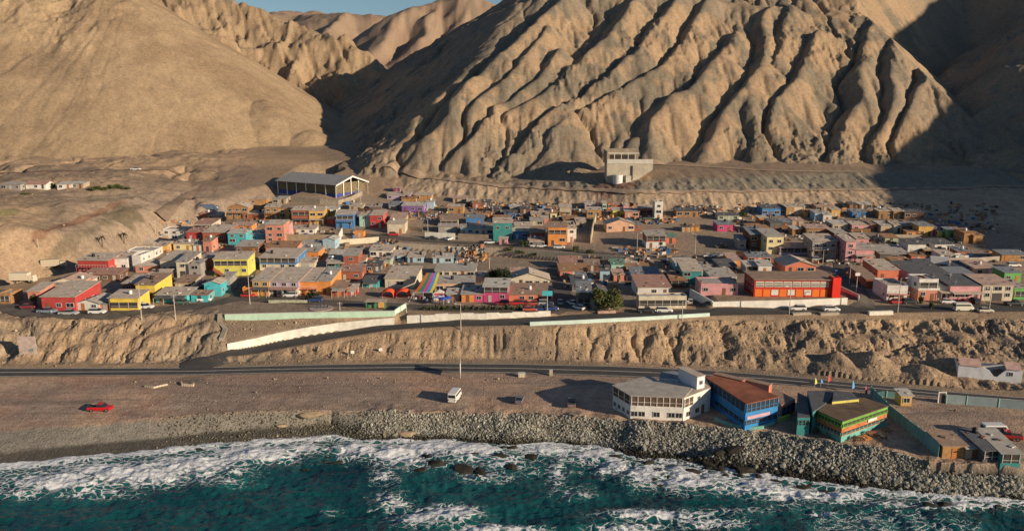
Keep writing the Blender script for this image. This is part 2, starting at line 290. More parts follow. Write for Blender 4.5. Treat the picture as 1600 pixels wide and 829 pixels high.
# main mountain: a tilted face carrying ribs
S0 = .62
def face_fn(Xm, Ym, detail=True):
    wx = Xm+(fbm(Xm*.012,Ym*.012,4,61)-.5)*26; wy = Ym+(fbm(Xm*.012,Ym*.012,4,67)-.5)*26
    face = 30+S0*(Ym-415)-3-7*sst(.36,.62,fbm(Xm*.014,Ym*.014,3,63))*(1-.65*sst(60,170,Xm)*sst(520,560,Ym))
    rv = .405+.03*np.sin(Ym*.01); ux = Xm/Ym
    RIB = [
     [(890,-10),(830,41),(785,79),(725,131),(702,152),(695,176),(665,205)],
     [(855,40),(815,88),(775,125),(740,152)],[(868,75),(835,118),(800,145),(770,160)],[(885,98),(862,128),(830,150)],
     [(1010,-30),(965,40),(915,85),(880,115),(835,150),(790,170),(757,182),(728,225),(738,272)],
     [(1080,-20),(1030,30),(985,80),(950,110),(900,148),(860,172),(830,205),(800,245),(785,275)],
     [(1000,20),(975,62),(935,95),(905,120)],
     [(1120,-20),(1085,40),(1045,85),(1000,115),(930,150),(885,178),(862,215),(850,275)],
     [(1135,20),(1100,70),(1060,105),(1020,140),(975,170),(935,190),(905,225),(900,275)],
     [(1150,45),(1124,82),(1085,120),(1035,155),(1010,185),(1005,225)],
     [(1175,10),(1150,70),(1124,100),(1118,128),(1085,165),(1073,200),(1045,250)],
     [(1200,10),(1190,70),(1187,108),(1165,132),(1166,165),(1178,205),(1170,250)],
     [(1235,10),(1222,60),(1200,100),(1150,140),(1120,180),(1100,230)],
     [(1262,0),(1250,50),(1242,85),(1246,120),(1262,150),(1230,200),(1210,250)],
     [(1280,50),(1255,90),(1240,120),(1215,150),(1195,190),(1180,230)],
     [(1330,0),(1325,60),(1300,105),(1290,145),(1262,185),(1245,225),(1240,260)],
     [(1370,0),(1358,50),(1345,100),(1350,150),(1320,200),(1310,250)],
     [(1410,-10),(1400,50),(1395,100),(1400,150),(1385,195),(1370,245)],
     [(1450,-10),(1455,60),(1450,120),(1420,175),(1400,225),(1385,255)],
     [(1052,0),(1010,50),(970,95),(925,128),(880,160),(845,185),(820,220)],
     [(1300,20),(1285,70),(1270,115),(1275,160),(1290,210)],
    ]
    rx_ = Xm+(wx-Xm)*.5+(fbm(Xm*.045,Ym*.03,4,62)-.5)*6; ry_ = Ym+(wy-Ym)*.5+(fbm(Xm*.045,Ym*.03,4,68)-.5)*6
    hv = (fbm(Xm*.02,Ym*.02,3,64)-.5)*5
    for i, rb in enumerate(RIB):
        if i in (6,8,10,15,19,20,13): continue
        off = [14,4,4,4,8,6,2,5,2,3,5,5,2,4,2,6,4,5,6,1,1][i]
        pts = []
        for k, (a, b) in enumerate(rb):
            x_, y_, z_ = onplane(a, b, 415, 30, S0); pts.append((x_, y_, z_))
        r_ = seg_tent(pts, .86, rx_, ry_, 1, 1.5)
        face = smax(face, r_+hv*(1 if i else .2), 2.5)
    p0 = Vector(onplane(702,152,415,30,S0)); cB, sB, kB = .93, .37, .70
    wxx = Xm+(wx-Xm)*.7; wyy = Ym+(wy-Ym)*.7
    B = p0.z+3+kB*(cB*(wxx-p0.x)+sB*(wyy-p0.y))
    def onB(px, py):
        u, t = ray(px, py); y = (p0.z+3-kB*(cB*p0.x+sB*p0.y)-HC)/(t-kB*(cB*u+sB)); return (u*y, y, HC+t*y)
    q1, q2 = Vector(onB(820,-2)), Vector(onB(600,112)); print('skyline', q1, q2)
    dl = (q1-q2).xy.normalized(); nl = Vector((-dl.y, dl.x)); sl_ = (q1.z-q2.z)/(q1-q2).xy.length
    ss = (wxx-q2.x)*dl.x+(wyy-q2.y)*dl.y; dn = (wxx-q2.x)*nl.x+(wyy-q2.y)*nl.y
    B = np.minimum(B, q2.z+ss*sl_-.55*dn)
    face = -smax(-face, -B-(fbm(Xm*.03,Ym*.03,4,89)-.5)*8, 4)
    top = [atY(*q) for q in ((960,-60,800),(1050,-140,820),(1300,-160,840),(1480,-160,860),(1700,-160,900),(2000,-160,900))]
    face = np.maximum(face, seg_tent([tuple(p) for p in top], .6, wx, wy, 1, 20))
    tal = np.where(Ym < 520, 29.5+.545*(Ym-417)+(fbm(Xm*.035,Ym*.01,3,90)-.5)*11-1.4*np.maximum(0, -8+.25*(Ym-430)-Xm), -99); face = np.where(tal > face-12, smax(face, np.minimum(tal, 82), 3.5), face)
    if not detail: return face
    c3 = face - 0*sst(.55,.9,ridged(Xm*.055+fbm(Xm*.04,Ym*.04,3,87)*1.6+Ym*.012,Ym*.018+Xm*.006,4,88))*3.6*sst(415,440,Ym) + (fbm(Xm*.05,Ym*.05,4,91)-.5)*1.0 + (ridged(Xm*.11,Ym*.11,4,93)-.6)*.8 + (fbm(Xm*.35,Ym*.35,3,95)-.5)*.7
    rk = sst(.48,.6,fbm(Xm*.022,Ym*.022,3,97)); c3 += rk*(ridged(Xm*.22,Ym*.22,4,99)-.55)*3.6
    return c3
GX, GY = gridof(-200, 400, 400, 760, 1.5)
fb = face_fn(GX, GY, False); fs = fb+(fbm(GX*.06,GY*.06,4,86)-.5)*6+(fbm(GX*.3,GY*.3,3,85)-.5)*1.8
fe = erode(np.maximum(fs, 30+0*fs+.1*(GY-400)), 1.5, 50, .0074, .014, None, 10.)
dl = .92*sample(fe-np.maximum(fb, 30+.1*(GY-400)), -200, 400, 1.5, Xm, Ym)*sst(-198,-180,Xm)*(1-sst(380,398,Xm))*(1-sst(735,757,Ym))
c3 = face_fn(Xm, Ym) + dl; ux = Xm/Ym
# right valley, and the slope on its far side
vd = (Xm - (atY(1530,200,560).x + (Ym-560)*.42))
notch = 40+.16*(Ym-430)+np.maximum(0,Ym-610)*.55+np.where(vd<0,-vd*.78,vd*.55)
c3 = np.where(ux > .42, np.minimum(c3, notch+(fbm(Xm*.04,Ym*.04,4,101)-.5)*6), c3)
rm = seg_tent([tuple(atY(*q)) for q in ((2300,-200,600),(1800,-60,560),(1640,120,500),(1560,210,470),(1510,262,445))], .62, wx, wy, 1, 6)
rm += (ridged(Xm*.03,Ym*.03,4,103)-.6)*14
c3 = np.maximum(c3, rm)
# far hills
far = np.full(Xm.shape, -1e4); fm = Ym > 1000
def far_add(lst, k, sm):
    global far
    far[fm] = np.maximum(far[fm], seg_tent([tuple(atY(*q)) for q in lst], k, Xm[fm]+(fbm(Xm[fm]*.004,Ym[fm]*.004,4,111)-.5)*70, Ym[fm]+(fbm(Xm[fm]*.004,Ym[fm]*.004,4,113)-.5)*70, 1, sm))
far_add([(545,120,1500),(580,72,1550),(610,42,1600),(645,14,1650),(690,0,1700),(735,-3,1700),(790,14,1650),(850,60,1600)], .62, 10)
far_add([(645,14,1650),(610,50,1520),(585,85,1420)], .8, 4); far_add([(690,0,1700),(668,35,1560),(655,60,1450)], .8, 4); far_add([(740,0,1700),(715,40,1560),(690,60,1480)], .8, 4)
far_add([(300,20,3200),(420,19,3300),(470,27,3300),(500,20,3200),(540,17,3000),(575,18,3000),(610,25,3000),(700,40,3000)], .5, 20)
far_add([(380,30,3400),(460,17,4000),(520,22,4200),(640,30,4200)], .4, 30)
far_add([(540,17,3000),(515,45,2600),(500,70,2300)], .6, 10); far_add([(470,27,3300),(455,50,2800)], .6, 10)
far += (ridged(Xm*.006,Ym*.006,4,117)-.6)*30*(Ym > 1000)
Zm = Z[m]; cm = comp[m]
for k, c in ((1, c1), (1, c2), (2, c3), (3, far)):
    cc = c
    w = cc > Zm; cm = np.where(w, k, cm).astype(np.int8); Zm = np.where(w, cc, Zm)
Z[m] = Zm; comp[m] = cm
# headland out of the frame to the right; it shades the right-hand valley in the late sun
HL = [(800,740,330),(655,520,250),(587,445,216),(488,356,138),(396,276,105),(340,195,72),(320,165,38)]
hd = seg_tent(HL, 1.05, X+(fbm(X*.01,Y*.01,4,121)-.5)*40, Y+(fbm(X*.01,Y*.01,4,123)-.5)*40, 1, 5)
w = (hd > Z) & (U[None,:] > .72); Z = np.where(w, hd, Z); comp = np.where(w, 4, comp).astype(np.int8)
def gz(x, y):
    u = x/y; i = np.searchsorted(Yg, y)-1; j = np.searchsorted(U, u)-1
    i = min(max(i,0),NY-2); j = min(max(j,0),NU-2); a = (y-Yg[i])/(Yg[i+1]-Yg[i]); b = (u-U[j])/(U[j+1]-U[j])
    return float((Z[i,j]*(1-b)+Z[i,j+1]*b)*(1-a)+(Z[i+1,j]*(1-b)+Z[i+1,j+1]*b)*a)
def gp(px, py, lift=0):
    """where the line of sight through a survey pixel first meets the ground"""
    u, t = ray(px, py); j = np.searchsorted(U, u)-1; b = (u-U[j])/(U[j+1]-U[j]); prof = Z[:, j]*(1-b)+Z[:, j+1]*b
    lo = np.searchsorted(Yg, 100); d = prof-(HC+t*Yg); d[:lo] = -1
    k = np.argmax(d > 0)
    if d[k] <= 0: k = NY-2
    a = -d[k-1]/(d[k]-d[k-1]) if k else 0; y = Yg[k-1]+a*(Yg[k]-Yg[k-1])
    return Vector((u*y, y, HC+t*y+lift))
def scale_at(p): return F/(p.y*CP-(p.z-HC)*SP)      # survey pixels per metre
# --- colours of the ground itself
def lerp(a, b, t): return a*(1-t[...,None])+np.array(b)*t[...,None]
C = np.zeros((NY, NU, 3)); C[:] = (.36,.255,.165)
n1 = fbm(X*.03,Y*.03,4,131); n2 = fbm(X*.2,Y*.2,4,133); n3 = fbm(X*.008,Y*.008,3,135); n4 = fbm(X*.06+5,Y*.06,4,137)
C = lerp(C, (.27,.20,.14), sst(.45,.65,n1))
vill = band('R8b','R14',.5)*sst(-.62,-.5,U[None,:]); C = lerp(C, (.31,.24,.18), vill*.75)
low = band('R2','R3',.3); C = lerp(C, (.47,.32,.225), low)
C = lerp(C, (.43,.255,.17), low*sst(.42,.58,n4)*(1-sst(-.3,.1,U[None,:]))); C = lerp(C, (.25,.20,.165), low*sst(.48,.6,n1)*.7)
tr = ridged(X*.012+fbm(X*.03,Y*.03,3,141)*.6, Y*.28+fbm(X*.02,Y*.05,3,143)*3, 3, 145); C = lerp(C, (.22,.17,.14), low*sst(.76,.92,tr)*.75); C = lerp(C, (.42,.33,.25), low*sst(.75,.95,ridged(X*.02+9,Y*.35+fbm(X*.02,Y*.05,3,147)*3,3,149))*.65)
C = lerp(C, (.40,.28,.17), cl*sst(.4,.6,n2)*.7); C = lerp(C, (.31,.25,.18), cl*sst(.5,.7,n4)*.5)
beach = 1-sst(IX['R2']-.25,IX['R2']+.02,T+ (n2-.5)*.3); C = lerp(C, (.25,.225,.185), beach)
wet = 1-sst(IX['R1a']-.15,IX['R1a']+.1,T+(n2-.5)*.4); C = lerp(C, (.085,.078,.066), wet)
C = lerp(C, (.45,.335,.225), band('R14','R15',.15)*sst(-.17,-.09,U[None,:])*.95)
C = lerp(C, (.24,.22,.17), band('R15','R16',.1)*sst(-.05,.1,U[None,:])*.8)
hc = lerp(np.zeros_like(C)+np.array((.365,.265,.165)), (.30,.215,.135), sst(.4,.65,n1))
C = np.where((comp == 1)[...,None], hc, C)
h2 = lerp(np.zeros_like(C)+np.array((.37,.262,.165)), (.185,.16,.12), sst(.47,.6,n1*.4+n4*.3+n2*.3)*.9); h2 = lerp(h2, (.25,.205,.15), sst(.5,.6,n3)*.6)
C = np.where((comp == 2)[...,None], h2, C)
ff = lerp(np.zeros_like(C)+np.array((.30,.205,.145)), (.33,.24,.165), sst(.45,.6,n3)); C = np.where((comp >= 3)[...,None], ff, C)
C *= (.86+.28*n2)[...,None]
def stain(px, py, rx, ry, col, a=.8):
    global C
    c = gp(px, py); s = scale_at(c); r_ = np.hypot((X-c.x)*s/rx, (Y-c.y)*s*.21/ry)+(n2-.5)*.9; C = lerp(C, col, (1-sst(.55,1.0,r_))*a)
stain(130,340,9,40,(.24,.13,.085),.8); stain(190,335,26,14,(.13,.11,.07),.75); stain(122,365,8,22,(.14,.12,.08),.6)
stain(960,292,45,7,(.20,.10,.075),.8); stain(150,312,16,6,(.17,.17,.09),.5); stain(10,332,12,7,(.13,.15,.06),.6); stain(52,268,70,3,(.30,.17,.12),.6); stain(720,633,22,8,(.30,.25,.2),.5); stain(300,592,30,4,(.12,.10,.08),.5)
# --- meshes
def ground_mat(name, rough_bump):
    m_ = bpy.data.materials.new(name); m_.use_nodes = True; nt = m_.node_tree; b = nt.nodes['Principled BSDF']
    b.inputs['Roughness'].default_value = .95; b.inputs['Specular IOR Level'].default_value = .15
    at = nt.nodes.new('ShaderNodeAttribute'); at.attribute_name = 'soil'
    geo = nt.nodes.new('ShaderNodeNewGeometry')
    n_ = nt.nodes.new('ShaderNodeTexNoise'); n_.inputs['Scale'].default_value = .55; n_.inputs['Detail'].default_value = 9; n_.inputs['Roughness'].default_value = .7
    nt.links.new(geo.outputs['Position'], n_.inputs[0])
    v_ = nt.nodes.new('ShaderNodeTexNoise'); v_.inputs['Scale'].default_value = 2.6; v_.inputs['Detail'].default_value = 5; nt.links.new(geo.outputs['Position'], v_.inputs[0])
    ad = nt.nodes.new('ShaderNodeMath'); ad.operation = 'ADD'; nt.links.new(n_.outputs[0], ad.inputs[0]); nt.links.new(v_.outputs[0], ad.inputs[1])
    mr = nt.nodes.new('ShaderNodeMapRange'); mr.inputs[1].default_value = .72; mr.inputs[2].default_value = 1.28; mr.inputs[3].default_value = .6; mr.inputs[4].default_value = 1.36
    nt.links.new(ad.outputs[0], mr.inputs[0])
    mx = nt.nodes.new('ShaderNodeMix'); mx.data_type = 'RGBA'; mx.blend_type = 'MULTIPLY'; mx.inputs[0].default_value = 1
    nt.links.new(at.outputs['Color'], mx.inputs[6]); nt.links.new(mr.outputs[0], mx.inputs[7]); nt.links.new(mx.outputs[2], b.inputs['Base Color'])
    bp = nt.nodes.new('ShaderNodeBump'); bp.inputs['Strength'].default_value = .7; bp.inputs['Distance'].default_value = rough_bump
    nt.links.new(ad.outputs[0], bp.inputs['Height']); nt.links.new(bp.outputs[0], b.inputs['Normal']); return m_
P3 = np.stack([X, Y, Z], -1).reshape(-1, 3).astype(np.float32); CF = np.concatenate([C, np.ones((NY,NU,1))], -1).reshape(-1, 4).astype(np.float32)
ii, jj = np.meshgrid(np.arange(NY-1), np.arange(NU-1), indexing='ij'); a_ = (ii*NU+jj).ravel()
quads = np.stack([a_, a_+1, a_+NU+1, a_+NU], 1); fc = comp[:-1,:-1].ravel(); ft = T[:-1,:-1].ravel()
def sub_mesh(name, sel, mt, **kw):
    q = quads[sel]; used, inv = np.unique(q, return_inverse=True); q = inv.reshape(-1, 4)
    me = bpy.data.meshes.new(name); me.vertices.add(len(used)); me.vertices.foreach_set('co', P3[used].ravel())
    me.loops.add(len(q)*4); me.loops.foreach_set('vertex_index', q.ravel().astype(np.int32)); me.polygons.add(len(q))
    me.polygons.foreach_set('loop_start', np.arange(0, len(q)*4, 4, dtype=np.int32)); me.polygons.foreach_set('loop_total', np.full(len(q), 4, np.int32))
    me.update(calc_edges=True); me.polygons.foreach_set('use_smooth', np.ones(len(q), bool))
    at = me.attributes.new('soil', 'FLOAT_COLOR', 'POINT'); at.data.foreach_set('color', CF[used].ravel()); me.materials.append(mt)
    return tag(link(bpy.data.objects.new(name, me)), kind='structure', **kw)
gm = ground_mat('dry_soil', .25); hm = ground_mat('hill_scree', .5); bmt = ground_mat('beach_pebbles', .35)
isb = (fc == 0) & (ft < IX['R2']-.02)
sub_mesh('beach', isb, bmt, label='grey pebble beach and stony bank above the surf')
sub_mesh('ground', (fc == 0) & ~isb, gm, label='dusty brown ground of the coastal terraces and village')
sub_mesh('hills', fc == 1, hm, label='smooth sandy debris cone with a rugged ridge behind it on the left')
sub_mesh('hills', fc == 2, hm, label='main gullied mountain face rising behind the village')
sub_mesh('hills', fc == 3, hm, label='distant reddish mountains up the valley')
sub_mesh('hills', fc == 4, hm, label='headland slope beyond the right end of the village')
# ---------------------------------------------------------------- sea
wxs = np.arange(-150,150,.3); wys = np.arange(84,166,.3); WX, WY = np.meshgrid(wxs, wys)
def topx(X_, Y_, Z_):
    d = Y_*CP-(Z_-HC)*SP; return 800+F*X_/d, 414.5-F*(Y_*SP+(Z_-HC)*CP)/d
wpx, wpy = topx(WX, WY, 0*WX)
uu = WX/WY; shoreY = np.interp(uu, R1[0], R1[1]); dsh = shoreY-WY       # metres out from the waterline
STRK = [ # survey pixels: x, y, radius x, radius y, strength
 (30,770,60,10,.5),(90,752,90,16,.95),(200,740,120,20,1),(300,728,90,20,1),(400,708,80,16,.95),(470,700,50,12,.8),(150,770,70,10,.6),(20,745,40,10,.5),(330,752,60,10,.5),
 (560,705,50,16,.9),(620,712,50,20,1),(680,700,60,16,1),(740,705,60,18,.9),(790,722,40,14,.7),(600,745,26,14,.5),(612,785,34,20,.5),(660,812,50,14,.8),(700,805,50,16,.9),(770,826,70,8,.8),
 (860,702,80,10,.9),(930,712,50,14,.8),(870,740,16,30,.55),(900,770,40,14,.4),(960,725,35,22,.8),(1010,740,40,24,.85),(1070,748,50,22,.9),(1120,752,60,18,.9),(1180,758,60,16,.85),(1240,770,70,14,.8),(1310,776,60,10,.8),(1130,800,90,9,.4),(1030,806,90,9,.85),(1110,818,60,8,.7),(980,826,60,8,.7),(1390,786,50,8,.6),(1490,790,70,8,.85),(1560,788,40,6,.7),(820,826,40,6,.6),(520,800,20,6,.3),(760,745,50,12,.5),(1290,805,40,8,.45),(1240,790,50,6,.4)]
FM = np.zeros_like(WX)
for (a, b, rx, ry, s_) in STRK: FM = np.maximum(FM, s_*np.exp(-(((wpx-a)/rx)**2+((wpy-b)/ry)**2)))
FM = np.clip(FM*(.72+.75*(fbm(WX*.12,WY*.3,4,211)))*1.05, 0, 1.1)
FM = np.maximum(FM, 1.0*np.exp(-np.maximum(dsh,0)/2.2)*(.55+.6*fbm(WX*.12,WY*.12,3,213)))
FM = np.maximum(FM, .34*sst(.55,.75,fbm(WX*.03,WY*.06,3,201))*sst(500,640,wpx))
wv = (fbm(WX*.09,WY*.16,4,205)-.5)*1.1 + (ridged(WX*.16+WY*.03,WY*.34,4,207)-.6)*.95 + (ridged(WX*.5,WY*.9,3,208)-.6)*.4 + (fbm(WX*1.1,WY*1.3,3,209)-.5)*.25
wv = wv*sst(-1,7,dsh) + FM*(.25+.6*fbm(WX*.3,WY*.5,3,215))
me = bpy.data.meshes.new('sea'); nx, ny = len(wxs), len(wys)
me.vertices.add(nx*ny); me.vertices.foreach_set('co', np.stack([WX,WY,wv-.05],-1).reshape(-1).astype(np.float32))
ii, jj = np.meshgrid(np.arange(ny-1), np.arange(nx-1), indexing='ij'); a_ = (ii*nx+jj).ravel(); q = np.stack([a_,a_+1,a_+nx+1,a_+nx],1)
me.loops.add(q.size); me.loops.foreach_set('vertex_index', q.ravel().astype(np.int32)); me.polygons.add(len(q)); me.polygons.foreach_set('loop_start', np.arange(0,q.size,4,dtype=np.int32)); me.polygons.foreach_set('loop_total', np.full(len(q),4,np.int32))
me.update(calc_edges=True); me.polygons.foreach_set('use_smooth', np.ones(len(q),bool))
at = me.attributes.new('foam','FLOAT','POINT'); at.data.foreach_set('value', FM.ravel().astype(np.float32))
wm = bpy.data.materials.new('sea_water'); wm.use_nodes = True; nt = wm.node_tree; b = nt.nodes['Principled BSDF']
at = nt.nodes.new('ShaderNodeAttribute'); at.attribute_name = 'foam'; geo = nt.nodes.new('ShaderNodeNewGeometry')
mp = nt.nodes.new('ShaderNodeMapping'); mp.inputs['Scale'].default_value = (1,1.5,1); nt.links.new(geo.outputs['Position'], mp.inputs[0])
wr = nt.nodes.new('ShaderNodeTexNoise'); wr.inputs['Scale'].default_value = .35; wr.inputs['Detail'].default_value = 5; nt.links.new(mp.outputs[0], wr.inputs[0])
va = nt.nodes.new('ShaderNodeVectorMath'); va.operation = 'MULTIPLY_ADD'; nt.links.new(wr.outputs['Color'], va.inputs[0]); va.inputs[1].default_value = (4.5,4.5,0); nt.links.new(mp.outputs[0], va.inputs[2])
vo = nt.nodes.new('ShaderNodeTexVoronoi'); vo.feature = 'DISTANCE_TO_EDGE'; vo.inputs['Scale'].default_value = .55; nt.links.new(va.outputs[0], vo.inputs[0])
v2 = nt.nodes.new('ShaderNodeTexNoise'); v2.inputs['Scale'].default_value = .9; v2.inputs['Detail'].default_value = 9; v2.inputs['Roughness'].default_value = .75; nt.links.new(va.outputs[0], v2.inputs[0])
e1 = nt.nodes.new('ShaderNodeMapRange'); e1.inputs[1].default_value = 0; e1.inputs[2].default_value = .22; e1.inputs[3].default_value = .55; e1.inputs[4].default_value = 0; nt.links.new(vo.outputs[0], e1.inputs[0])
s1 = nt.nodes.new('ShaderNodeMath'); s1.operation = 'ADD'; nt.links.new(e1.outputs[0], s1.inputs[0]); nt.links.new(v2.outputs[0], s1.inputs[1])
s2 = nt.nodes.new('ShaderNodeMath'); s2.operation = 'MULTIPLY_ADD'; nt.links.new(at.outputs['Fac'], s2.inputs[0]); s2.inputs[1].default_value = .95; nt.links.new(s1.outputs[0], s2.inputs[2])
e2 = nt.nodes.new('ShaderNodeMapRange'); e2.inputs[1].default_value = 1.14; e2.inputs[2].default_value = 1.46; nt.links.new(s2.outputs[0], e2.inputs[0])
wc = nt.nodes.new('ShaderNodeMix'); wc.data_type = 'RGBA'; wc.inputs[6].default_value = (.003,.038,.046,1); wc.inputs[7].default_value = (.015,.125,.12,1)
nn = nt.nodes.new('ShaderNodeTexNoise'); nn.inputs['Scale'].default_value = .05; nn.inputs['Detail'].default_value = 4; nt.links.new(geo.outputs['Position'], nn.inputs[0])
n5 = nt.nodes.new('ShaderNodeMath'); n5.operation = 'MULTIPLY_ADD'; nt.links.new(at.outputs['Fac'], n5.inputs[0]); n5.inputs[1].default_value = .7; nt.links.new(nn.outputs[0], n5.inputs[2])
n6 = nt.nodes.new('ShaderNodeMapRange'); n6.inputs[1].default_value = .4; n6.inputs[2].default_value = 1.0; nt.links.new(n5.outputs[0], n6.inputs[0]); nt.links.new(n6.outputs[0], wc.inputs[0])
fx = nt.nodes.new('ShaderNodeMix'); fx.data_type = 'RGBA'; nt.links.new(e2.outputs[0], fx.inputs[0]); nt.links.new(wc.outputs[2], fx.inputs[6]); fx.inputs[7].default_value = (.62,.64,.66,1)
nt.links.new(fx.outputs[2], b.inputs['Base Color'])
rr = nt.nodes.new('ShaderNodeMapRange'); rr.inputs[3].default_value = .16; rr.inputs[4].default_value = .9; nt.links.new(e2.outputs[0], rr.inputs[0]); nt.links.new(rr.outputs[0], b.inputs['Roughness'])
bn = nt.nodes.new('ShaderNodeTexNoise'); bn.inputs['Scale'].default_value = 1.1; bn.inputs['Detail'].default_value = 6; nt.links.new(mp.outputs[0], bn.inputs[0])
bs = nt.nodes.new('ShaderNodeMath'); bs.operation = 'ADD'; nt.links.new(bn.outputs[0], bs.inputs[0]); nt.links.new(e2.outputs[0], bs.inputs[1])
bp = nt.nodes.new('ShaderNodeBump'); bp.inputs['Strength'].default_value = .6; bp.inputs['Distance'].default_value = .5; nt.links.new(bs.outputs[0], bp.inputs['Height']); nt.links.new(bp.outputs[0], b.inputs['Normal'])
me.materials.append(wm); tag(link(bpy.data.objects.new('sea', me)), 'teal sea with white surf breaking on the rocks', kind='structure')
mb = MB()
for (x0,y0,x1,y1) in ((-4000,-4000,4000,84.2),(-4000,84.2,-149.8,165),(149.5,84.2,4000,150)): mb.poly([(x0,y0,-.4),(x1,y0,-.4),(x1,y1,-.4),(x0,y1,-.4)])
tag(mb.build('open_sea', wm), 'open water beyond the surf', kind='structure')
# ---------------------------------------------------------------- roads, tracks and painted lines
asph = mat('asphalt', (.075,.07,.066), .9, .3, .3); dasph = mat('dusty_asphalt', (.135,.115,.095), .9, .4, .25); paint = mat('road_paint', (.72,.70,.64), .8, .3, 2)
track = mat('pale_track', (.40,.29,.20), .95, .3, .4); track2 = mat('brown_track', (.24,.175,.125), .95, .3, .4)
def strip(name, cpts, w, m, label, lift=.07, n=6):
    """ribbon following the ground through world points; w is one width or one per point"""
    mb = MB(); pts = []
    ws = w if hasattr(w, '__len__') else [w]*len(cpts)
    for k in range(len(cpts)-1):
        a, b = cpts[k], cpts[k+1]; p0 = cpts[max(k-1,0)]; p3 = cpts[min(k+2,len(cpts)-1)]
        N = max(2, int((b-a).xy.length/1.5))
        for i in range(N+(k == len(cpts)-2)):
            t = i/N; q = .5*((2*a)+(b-p0)*t+(2*p0-5*a+4*b-p3)*t*t+(3*a-p0-3*b+p3)*t**3); pts.append((q.x, q.y, ws[k]*(1-t)+ws[k+1]*t))
    rows_ = []
    for k, (x, y, w_) in enumerate(pts):
        x0, y0, _ = pts[max(k-1,0)]; x1, y1, _ = pts[min(k+1,len(pts)-1)]; d = Vector((x1-x0, y1-y0)).normalized()
        rr = []
        for j in range(n+1):
            f = (j/n-.5)*w_; xx, yy = x-d.y*f, y+d.x*f; rr.append((xx, yy, gz(xx, yy)+lift))
        rows_.append(rr)
    if lift < 1:
        for rr in rows_:                                            # flatten across a little
            zs = [max(p[2] for p in rr[max(0,j-1):j+2]) for j in range(len(rr))]
            for j in range(len(rr)): rr[j] = (rr[j][0], rr[j][1], zs[j])
    i0 = 0
    for rr in rows_: mb.v += rr
    for k in range(len(rows_)-1):
        for j in range(n):
            a = k*(n+1)+j; mb.f.append((a, a+1, a+n+2, a+n+1)); mb.m.append(0)
    o = mb.build(name, m, smooth=True); return tag(o, label, kind='structure')
def G(*pp): return [gp(a, b) for a, b in pp]
def mid(ra, rb, pxs):
    out = []
    for a in pxs:
        u = (a-800)/F/(CP-.12*SP); ya = np.interp(u, ra[0], ra[1]); yb = np.interp(u, rb[0], rb[1]); out.append((Vector((u*(ya+yb)/2, (ya+yb)/2, 5)), yb-ya))
    return out
hw = mid(R3, R4, list(range(-300, 1901, 50)))
strip('highway', [p for p, w in hw], [w*.96 for p, w in hw], asph, 'two lane coastal highway', .06, 8)
def off(d, m_=hw):
    return [Vector((p.x, p.y+w*d, p.z)) for p, w in m_]
strip('road_paint_line', off(0), .24, paint, 'worn white centre line of the highway', .10, 1)
strip('road_paint_line', off(-.43), .2, paint, 'seaward white edge line of the highway', .10, 1)
strip('road_paint_line', off(.43), .2, paint, 'landward white edge line of the highway', .10, 1)
rm_ = mid(R6, R7, [352,375,400,450,500,560,616,700,764,826,864,900,950,1000,1060,1120,1175,1230,1300,1350,1420,1500,1600,1750])
start = [(gp(282,573.5), 8), (gp(312,569), 9), (gp(335,563), 8)]
strip('ramp_road', [p for p, w in start+rm_], [min(w*.93, 9.5) for p, w in start+rm_], asph, 'asphalt road climbing from the highway along the terrace edge', .09, 8)
strip('village_road', G((15,452),(8,465),(12,478),(40,488),(80,492),(150,493),(220,488),(280,481),(330,475),(372,466),(420,468),(480,471),(540,474),(600,477),(650,480),(760,483),(860,484),(885,487)), 6.5, dasph, 'village street in front of the left row of houses', .09)
strip('village_road', G((893,487),(886,470),(872,450),(866,432),(872,415)), 6, dasph, 'street climbing between the coral house and the grey sheds', .09)
strip('village_road', G((1350,482),(1342,462),(1330,445),(1322,425),(1318,408)), 7, dasph, 'street climbing at the right end of the red school', .09)
strip('village_road', G((1108,484),(1098,470),(1085,455)), 6, dasph, 'lane beside the white balcony house', .09)
strip('village_road', G((372,466),(378,452),(384,440),(388,425),(398,410)), 5, dasph, 'lane climbing beside the lime yellow house', .09)
ms = [gp(a, b) for a, b in ((560,368),(600,370),(640,374),(700,378),(760,381),(820,385),(900,392),(980,400),(1050,404),(1130,405))]
strip('village_road', ms, 5.5, dasph, 'upper village street above the long concrete retaining wall', .09)
strip('dirt_track', G((-60,268),(60,268),(150,265),(250,264),(320,265),(345,270),(345,280),(320,292),(292,308),(265,325),(250,342)), [3,4,4,4,4,4,4,4,5,6,6], track2, 'dirt track curving down the left slope', .10, 4)
strip('dirt_track', [atY(a, b, 400) if 0 else gp(a, b) for a, b in ((585,262),(620,266),(650,272),(700,281),(760,288),(820,292),(900,295),(950,297.5),(1000,298),(1100,298),(1200,297),(1300,296),(1400,295),(1500,294),(1600,292),(1800,291))], 3.6, track, 'pale dirt track running along the top of the embankment', .12, 4)
strip('dirt_track', G((985,254),(1060,258),(1130,262),(1200,266),(1280,268),(1340,268)), 4, track, 'bench track cut above the rocky bank', .12, 4)
